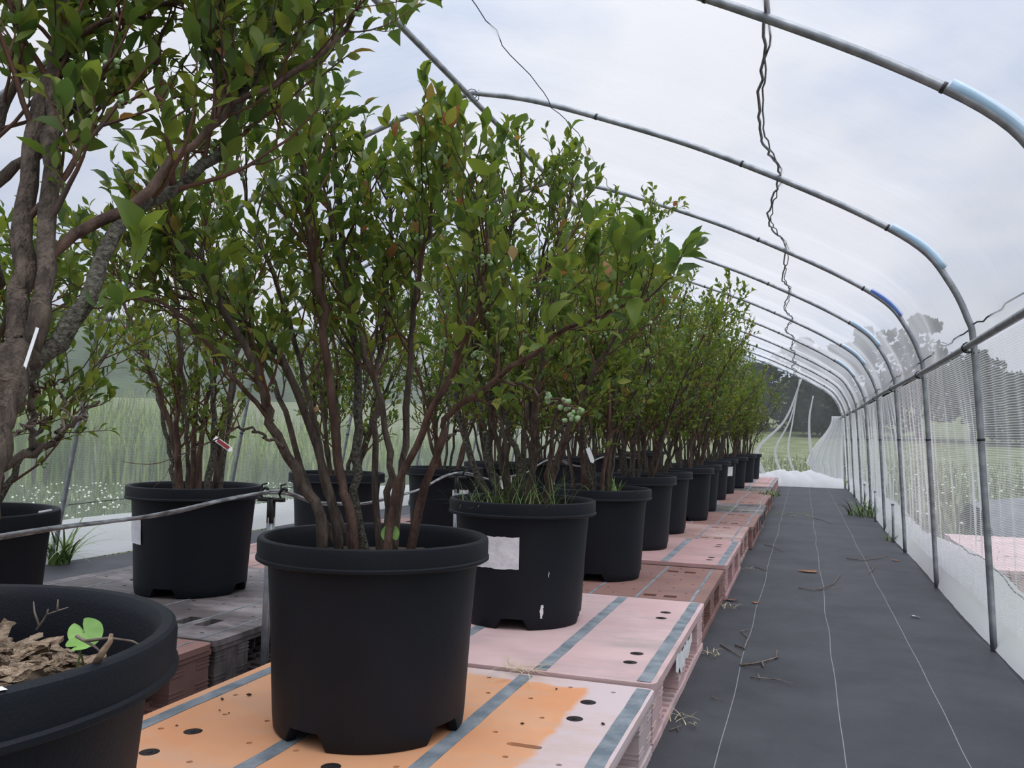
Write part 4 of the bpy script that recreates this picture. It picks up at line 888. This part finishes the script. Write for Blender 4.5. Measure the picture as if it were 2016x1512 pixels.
def heads(P, s, seed, label):
    r = np.random.RandomState(seed); n = len(P); O = np.array([(1, 0, 0), (0, 1, 0), (-1, 0, 0), (0, -1, 0), (0, 0, 0.8), (0, 0, -0.6)]); T = np.array([(0, 1, 4), (1, 2, 4), (2, 3, 4), (3, 0, 4), (1, 0, 5), (2, 1, 5), (3, 2, 5), (0, 3, 5)])
    sz = s*r.uniform(0.6, 1.2, n); V = (P[:, None, :]+O[None]*sz[:, None, None]).reshape(-1, 3); t = (T[None]+(np.arange(n)*6)[:, None, None]).reshape(-1, 3)
    o = link('clover_flowers', mesh_np('clover_flowers', V, t, 'clover_head')); tag(o, label, 'flowers', kind='stuff')
P, d = polar(800, -250, 950, 5.0, 10.5, 1.1); P = P[P[:, 0] < XL-0.3]; P[:, 2] += 0.17; heads(P, 0.016, 5, 'white clover heads dotting the meadow on the field side')
P, d = polar(520, 1500, 2300, 7.0, 26, 0.9); P = P[(P[:, 0] > XR+0.3) | (P[:, 1] > YEND+0.8)]; P[:, 2] += 0.2; heads(P, 0.02, 6, 'white flower heads in the meadow on the path side')
# ---------------------------------------------------------------- grass tufts and weeds inside
def tuft(name, x, y, z, n, L, wid, spread, seed, label, mat='grass_blade', rad=0.05, group=None, flat=0.0):
    r = np.random.RandomState(seed); mb = MB()
    for i in range(n):
        a = r.rand()*6.283; b0 = r.rand()**0.5*rad; p = np.array([b0*math.cos(a*1.7+i), b0*math.sin(a*1.7+i), 0]); d = np.array([math.cos(a), math.sin(a), 0]); sd = np.array([-d[1], d[0], 0]); l = L*r.uniform(0.45, 1.15); sp = spread*r.uniform(0.3, 1.2)
        m = 6; V = []
        for k in range(m+1):
            t = k/m; c = p+d*(l*sp*t**1.4)+np.array([0, 0, l*(1-flat)*(t-0.55*sp*t*t*1.1)]); w = wid*(1-t**2.2)+0.0003; V += [c-sd*w, c+sd*w]
        mb.add(V, [(2*k, 2*k+1, 2*k+3, 2*k+2) for k in range(m)])
    return tag(mb.build(name, mat, None, (x, y, z)), label, 'grass' if mat != 'dry_straw' else 'straw', group)
tuft('grass_tuft', -0.80, 2.52, 0.486, 110, 0.21, 0.0010, 0.75, 1, 'tuft of fine grass round the stems in the stickered pot', rad=0.13)
tuft('grass_tuft', -0.93, 2.50, 0.486, 50, 0.17, 0.0011, 1.15, 2, 'drooping fine grass over the rim of the stickered pot', rad=0.10)
tuft('weed_clump', XL+0.03, 3.52, 0.0, 46, 0.34, 0.006, 1.15, 3, 'clump of broad bladed grass at a hoop leg on the field side', rad=0.05)
tuft('weed_clump', -0.74, 3.55, 0.46, 16, 0.13, 0.007, 0.7, 4, 'broad leaved weed standing at the rim of the pot on the brown pallet', rad=0.09)
tuft('weed_clump', XR-0.05, 9.15, 0.0, 60, 0.26, 0.006, 0.9, 5, 'green weeds growing at the foot of the skirt by the path', rad=0.18)
tuft('weed_clump', XR-0.03, 7.0, 0.0, 14, 0.10, 0.004, 0.9, 6, 'small weed sprout at the foot of a short stake', rad=0.04)
tuft('weed_clump', -0.36, 9.7, 0.12, 70, 0.12, 0.005, 1.2, 7, 'weeds spilling over the edge of a far pallet onto the path', rad=0.14)
tuft('fallen_clippings', -0.15, 8.9, 0.004, 60, 0.10, 0.004, 1.3, 8, 'green clippings scattered on the path beside the far pallets', rad=0.26, flat=0.9)
tuft('fallen_clippings', -0.55, 7.4, 0.147, 40, 0.06, 0.004, 1.3, 9, 'yellow green leaves scattered on the dark grey pallet', rad=0.14, flat=0.9)
tuft('fallen_clippings', -0.50, 10.4, 0.143, 70, 0.07, 0.004, 1.3, 10, 'green clippings covering a far pallet', rad=0.2, flat=0.85)
tuft('dry_grass', -0.66, 2.02, 0.160, 26, 0.13, 0.0009, 1.0, 11, 'wisp of dry straw lying where the orange and pink pallets meet', mat='dry_straw', rad=0.05, flat=0.85)
for k, (px, py) in enumerate([(1345, 1285), (1330, 1420), (1405, 1195), (1445, 1120)]):
    q = atz(px, py, 0.0); tuft('dry_grass', max(q[0], -0.30), q[1], 0.004, 18, 0.07, 0.0009, 1.0, 20+k, 'dry straw caught along the foot of the pallets by the path', mat='dry_straw', rad=0.05, flat=0.6, group='dry straw along the pallets')
# ---------------------------------------------------------------- bark mulch and odd plants in the pots
def chip_mesh(seed, mat):
    r = np.random.RandomState(seed); n = 9; x = np.linspace(-0.5, 0.5, n); mb = MB(); w = 0.16*(0.45+0.55*np.sin(np.linspace(0.35, 2.8, n)))*(1+0.25*r.randn(n)); P = np.stack([x, 0.05*r.randn(n), 0.03*r.randn(n)], 1); mb.tube(P, np.abs(w), 7)
    v = mb.v[0]; v[:, 2] *= 0.30; v += r.randn(*v.shape)*0.016; v[:, 2] += 0.10*v[:, 0]**2*r.choice([-1, 1]); return mb.mesh('chip', mat, smooth=False)
CH = [chip_mesh(i, 'bark_chip' if i % 3 else 'bark_chip_pale') for i in range(9)]
r_ = np.random.RandomState(5)
def chips(n, cx, cy, cz, rad, sz, label, group, mound=0.03, a0=None):
    for i in range(n):
        a = r_.rand()*6.283; d = math.sqrt(r_.rand())*rad; L = sz*r_.uniform(0.45, 1.3); o = link('bark_chip', CH[r_.randint(9)]); o.location = (cx+d*math.cos(a), cy+d*math.sin(a), cz+mound*(1-(d/rad)**2)*r_.uniform(0.3, 1.1)+0.004)
        o.scale = (L, L*r_.uniform(0.7, 1.3), L*r_.uniform(0.7, 1.3)); o.rotation_euler = (r_.uniform(-0.5, 0.5), r_.uniform(-0.45, 0.45), r_.rand()*6.283); tag(o, label, 'bark chip', group)
chips(230, -0.78, 0.54, 0.484, 0.197, 0.066, 'rough brown bark chip in the mulch of the wide pot', 'bark chips in the wide pot', mound=0.045)
chips(30, -0.80, 1.545, 0.472, 0.135, 0.036, 'brown bark chip among the canes in the pot on the orange pallet', 'bark chips among the canes', mound=0.015)
def kidney(name, p, R, tilt, rz, label, mat='seedling', stem=None):
    e = empty(name, tuple(p)); tag(e, label, 'seedling'); mb = MB(); n = 44; V = [(0, 0, -0.1*R)]
    for i in range(n):
        t = -math.pi+2*math.pi*i/n; k = R*(1-0.74*math.exp(-((abs(t)-math.pi)/0.17)**2)); V.append((k*math.cos(t)+0.25*R, k*math.sin(t), 0.16*R*abs(math.sin(t))+0.03*R*math.sin(t*5)))
    mb.add(V, None, [(0, 1+i, 1+(i+1) % n) for i in range(n)]); o = mb.build('leaf', mat, e); nv = Vector((CP-np.array(p)))*(1-tilt)+Vector((0, 0, 1))*tilt; o.rotation_mode = 'QUATERNION'; o.rotation_quaternion = nv.to_track_quat('Z', 'Y') @ Matrix.Rotation(rz, 3, 'Z').to_quaternion()
    if stem is not None: mb = MB(); mb.tube([np.array(stem), np.array(stem)*0.5+np.array([0.002, 0, 0.0]), (0, 0, -0.001)], 0.0009, 5); mb.build('stem', 'grass_blade', e)
yy = 0.64; q = at(165, 1240, yy); kidney('seedling', q, 0.0150, 0.35, math.radians(-65), 'round green seedling leaf standing up from the bark mulch', stem=(0.0, -0.01, -0.045))
q = at(150, 1272, 0.62); kidney('seedling', q, 0.011, 0.7, 0.6, 'small green leaf lying low among the bark chips', stem=(0.0, 0.01, -0.02))
q = at(797, 1072, 1.44); q[2] = 0.487; kidney('seedling', q, 0.026, 0.55, 1.2, 'round green leaf beside the canes in the pot on the orange pallet', stem=(0, 0.02, -0.03))
q = at(770, 1055, 1.54); kidney('seedling', q, 0.018, 0.2, 2.0, 'small upright green leaf among the canes', stem=(0, 0.0, -0.04))
def twig_thing(name, chains, r, mat, label, cat='twig', group=None):
    mb = MB()
    for c in chains: c = np.array(c); mb.tube(c, np.linspace(r, r*0.45, len(c)), 5)
    return tag(mb.build(name, mat), label, cat, group)
A = lambda L, y: [at(px, py, y) for px, py in L]
twig_thing('dead_twig', [A([(72, 1240), (85, 1222), (92, 1210), (115, 1202), (134, 1196)], 0.64), A([(77, 1232), (68, 1205), (66, 1184)], 0.64), A([(92, 1210), (95, 1199)], 0.64), A([(113, 1202), (114, 1180)], 0.64)], 0.0012, 'dead_twig', 'pale forked dead twig standing in the bark mulch')
twig_thing('dead_twig', [A([(186, 1310), (205, 1278), (217, 1262), (219, 1248)], 0.55)], 0.0035, 'bark_chip', 'curled strip of bark standing at the edge of the mulch', 'bark strip')
twig_thing('dead_twig', [A([(150, 1252), (185, 1272), (200, 1285)], 0.6), A([(168, 1262), (215, 1256), (260, 1262), (272, 1268)], 0.6)], 0.0016, 'dead_twig', 'thin brown twig lying across the bark mulch')
mb = MB(); rr = np.random.RandomState(3); a = np.linspace(-2.10, -2.00, 8); V = []
for k, t in enumerate(a): V += [(0.2475*math.cos(t), 0.2475*math.sin(t), 0.3858), ((0.254+0.004*rr.rand())*math.cos(t), (0.254+0.004*rr.rand())*math.sin(t), 0.3852)]
t0_ = math.degrees(math.atan2(*( (atz(8, 1352, 0.545)-np.array([-0.78, 0.54, 0]))[:2][::-1])))
mb.add(V, [(2*k, 2*k+2, 2*k+3, 2*k+1) for k in range(7)]); o = mb.build('white_scrap', 'sticker', fpots[0]); o.rotation_euler = (0, 0, math.radians(t0_+114))
# ---------------------------------------------------------------- fallen twigs, leaves and scraps on the path
g0 = lambda L: [atz(px, py, 0.007) for px, py in L]
for ch, r, lab in [([[(1457, 1309), (1485, 1306), (1510, 1300), (1535, 1292)], [(1500, 1303), (1503, 1313)], [(1528, 1294), (1530, 1280)]], 0.0042, 'brown forked twig lying on the path by the pink pallet'),
                   ([[(1418, 1268), (1435, 1279), (1452, 1288), (1460, 1293)], [(1447, 1270), (1465, 1278), (1473, 1255), (1458, 1243), (1478, 1238)]], 0.003, 'bent dark twig lying nearest the pink pallet'),
                   ([[(1477, 1333), (1505, 1335), (1535, 1338), (1562, 1347)], [(1495, 1334), (1492, 1326)]], 0.0022, 'thin grey twig on the path past the brown forked one'),
                   ([[(1465, 1312), (1490, 1315), (1510, 1317)]], 0.0015, 'short thin stem lying beside the brown forked twig'),
                   ([[(1572, 1157), (1600, 1161), (1630, 1158), (1657, 1157)], [(1612, 1160), (1640, 1150), (1655, 1130)]], 0.0028, 'forked dark twig lying across the middle of the path'),
                   ([[(1667, 1099), (1700, 1103), (1730, 1099), (1749, 1094)]], 0.003, 'curved dark twig lying near a hoop leg'),
                   ([[(1712, 1128), (1718, 1122), (1722, 1115)], [(1718, 1124), (1719, 1110)]], 0.002, 'small forked twig on the path near the curved one'),
                   ([[(1505, 1072), (1525, 1077), (1541, 1085)]], 0.0028, 'dark twig poking out from the pallets onto the path'),
                   ([[(1487, 1116), (1502, 1121), (1513, 1124)]], 0.0028, 'short twig by the corner of the scuffed pallet'),
                   ([[(1600, 1020), (1620, 1024), (1638, 1032)]], 0.003, 'thin twig lying on the far part of the path'),
                   ([[(1400, 1372), (1412, 1376), (1428, 1377)]], 0.002, 'small dark twig scrap on the path beside the orange pallet'),
                   ([[(1318, 1437), (1333, 1432), (1342, 1428)], [(1333, 1432), (1336, 1440)]], 0.002, 'white stripped twig at the foot of the orange pallet')]:
    twig_thing('fallen_twig', [g0(c) for c in ch], r, 'dead_twig', lab)
def flake(px, py, R, mat, label, cat, seed):
    r = np.random.RandomState(seed); p = atz(px, py, 0.004); mb = MB(); n = 9; V = [(0, 0, 0.006)]+[(R*r.uniform(0.5, 1.2)*math.cos(i*0.698), 0.6*R*r.uniform(0.5, 1.2)*math.sin(i*0.698), r.uniform(0.001, 0.008)) for i in range(n)]
    V2 = [(x, y, z-0.0015) for x, y, z in V]
    mb.add(V+V2, None, [(0, 1+i, 1+(i+1) % n) for i in range(n)]+[(10, 11+(i+1) % n, 11+i) for i in range(n)]); tag(mb.build('fallen_scrap', mat, None, tuple(p)), label, cat)
flake(1802, 1215, 0.022, 'tag_white', 'white feather lying alone on the dark path', 'feather', 1)
flake(1487, 1187, 0.022, 'dead_leaf', 'brown curled leaf on the path near the brown pallet', 'leaf', 2)
flake(1590, 1125, 0.06, 'dead_leaf', 'brown clump of leaf litter in the middle of the path', 'leaf litter', 3)
flake(1440, 1182, 0.03, 'dead_leaf', 'brown leaf caught beside the brown pallet', 'leaf', 4)
flake(1763, 1104, 0.03, 'dead_leaf', 'reddish leaf litter at a hoop leg', 'leaf litter', 5)
def crumb(px, py, z, R, seed):
    r = np.random.RandomState(seed); p = atz(px, py, z); mb = MB(); mb.tube([(-R, 0, R*0.5), (0, R*0.3, R*0.6), (R*0.9, 0, R*0.45)], [R*0.3, R*0.5, R*0.2], 6); o = mb.build('dirt_crumb', 'soil', None, tuple(p)); o.rotation_euler = (0, 0, r.rand()*6); tag(o, 'dark dirt crumb lying on the orange stained pallet', 'dirt crumb', 'dirt crumbs on the orange pallet')
for k, (px, py, R) in enumerate([(490, 1370, .006), (438, 1378, .005), (1187, 1427, .005), (1028, 1426, .004), (432, 1400, .003), (1096, 1358, .004), (450, 1405, .003), (348, 1430, .003)]): crumb(px, py, 0.1505, R, k)
# ---------------------------------------------------------------- watering line between the rows, with its stakes
X = -1.385
tb = [(X, 0.0, 0.50), (X, 0.6, 0.515), (X, 1.19, 0.528), (X, 1.65, 0.538), (X, 2.03, 0.562), (X, 2.3, 0.512), (X, 2.6, 0.494), (X, 3.0, 0.516), (X, 3.37, 0.566), (X, 3.8, 0.52), (X, 4.3, 0.53), (X, 4.84, 0.592), (X, 5.5, 0.53), (X, 6.3, 0.58), (X, 7.5, 0.54)]
wl = empty('watering_tube', (X, 2.03, 0.0)); tag(wl, 'clear flattened watering tube sagging between stakes along the pots', 'tube')
for k in range(3):
    mb = MB(); p = spline(tb, 120)-np.array([X, 2.03, 0]); p[:, 0] += 0.006*(k-1); p[:, 2] += 0.0055*(k-1)*(1-0.6*k % 2)+0.002*np.sin(np.arange(120)*0.7+k); mb.tube(p, 0.0034 if k != 1 else 0.0026, 6); mb.build('tube_strand', 'tube_clear', wl)
for k, (y, z) in enumerate([(2.03, 0.56), (3.37, 0.565), (4.84, 0.59)]):
    e = empty('tube_stake', (X, y, 0)); tag(e, ['grey stake with a black double hook beside the orange pallet', 'grey stake with a black double hook beside the pink pallet', 'grey stake with a black double hook between rows of pots further down'][k], 'stake')
    mb = MB(); mb.tube([(0.0, 0, -0.02), (0.004, 0, z-0.07)], 0.0105, 8)
    for a in range(4): mb.tube([(0.0105*math.cos(a*1.57), 0.0105*math.sin(a*1.57), 0), (0.004+0.0105*math.cos(a*1.57), 0.0105*math.sin(a*1.57), z-0.07)], 0.0025, 5)
    mb.build('pole', 'galvanised', e)
    mb = MB(); mb.tube([(0.004, 0, z-0.085), (0.004, 0, z-0.02)], 0.0115, 10); mb.box(-0.036, 0.044, -0.007, 0.007, z-0.027, z-0.016)
    for sx in (-0.026, 0.034): mb.tube([(sx+0.0, 0, z-0.018), (sx-0.006, 0, z-0.006), (sx+0.001, 0, z+0.006), (sx+0.012, 0, z+0.01), (sx+0.019, 0, z+0.004)], 0.0042, 6); mb.tube([(sx, 0, z+0.006), (sx-0.002, 0, z+0.018), (sx+0.014, 0, z+0.022)], 0.003, 6)
    o = mb.build('hook_head', 'clamp_black', e); o['label'] = 'black plastic head with two hooks'
# ---------------------------------------------------------------- plant tags
def plant_tag(a, b_, w, label, red=True):
    a, b_ = np.array(a), np.array(b_); d = b_-a; L = np.linalg.norm(d); d = nrm(d); vw = nrm(CP-(a+b_)/2); s = nrm(np.cross(d, vw)); nn = np.cross(s, d); e = empty('plant_tag', tuple(a)); tag(e, label, 'plant tag')
    def plate(t0, t1, ww, off, point, name, mat):
        V = [d*L*t0-s*ww+nn*off, d*L*t0+s*ww+nn*off, d*L*t1+s*ww+nn*off, d*L*(t1+(0.12 if point else 0))+nn*off, d*L*t1-s*ww+nn*off]; V2 = [v-nn*0.0008 for v in V]; mb = MB()
        mb.add(V+V2, [(0, 1, 2, 4), (5, 9, 7, 6)], [(4, 2, 3), (9, 8, 7)]); mb.build(name, mat, e, smooth=False)
    plate(0, 0.88, w, 0, True, 'plate', 'tag_white')
    if red: plate(0.18, 0.80, w*0.72, 0.0012, False, 'red_panel', 'tag_red'); plate(0.18, 0.80, w*0.72, -0.0012, False, 'red_panel', 'tag_red')
plant_tag(at(422, 862, 2.42), at(458, 888, 2.42), 0.0085, 'white pointed plant tag with a dark red panel hanging on a bare branch')
plant_tag(at(74, 645, 0.77), at(30, 780, 0.74), 0.0018, 'slim white plant tag tied to the thick trunk', red=False)
plant_tag(at(1157, 882, 3.42), at(1168, 912, 3.42), 0.009, 'plain white plant tag in the pot on the brown pallet', red=False)
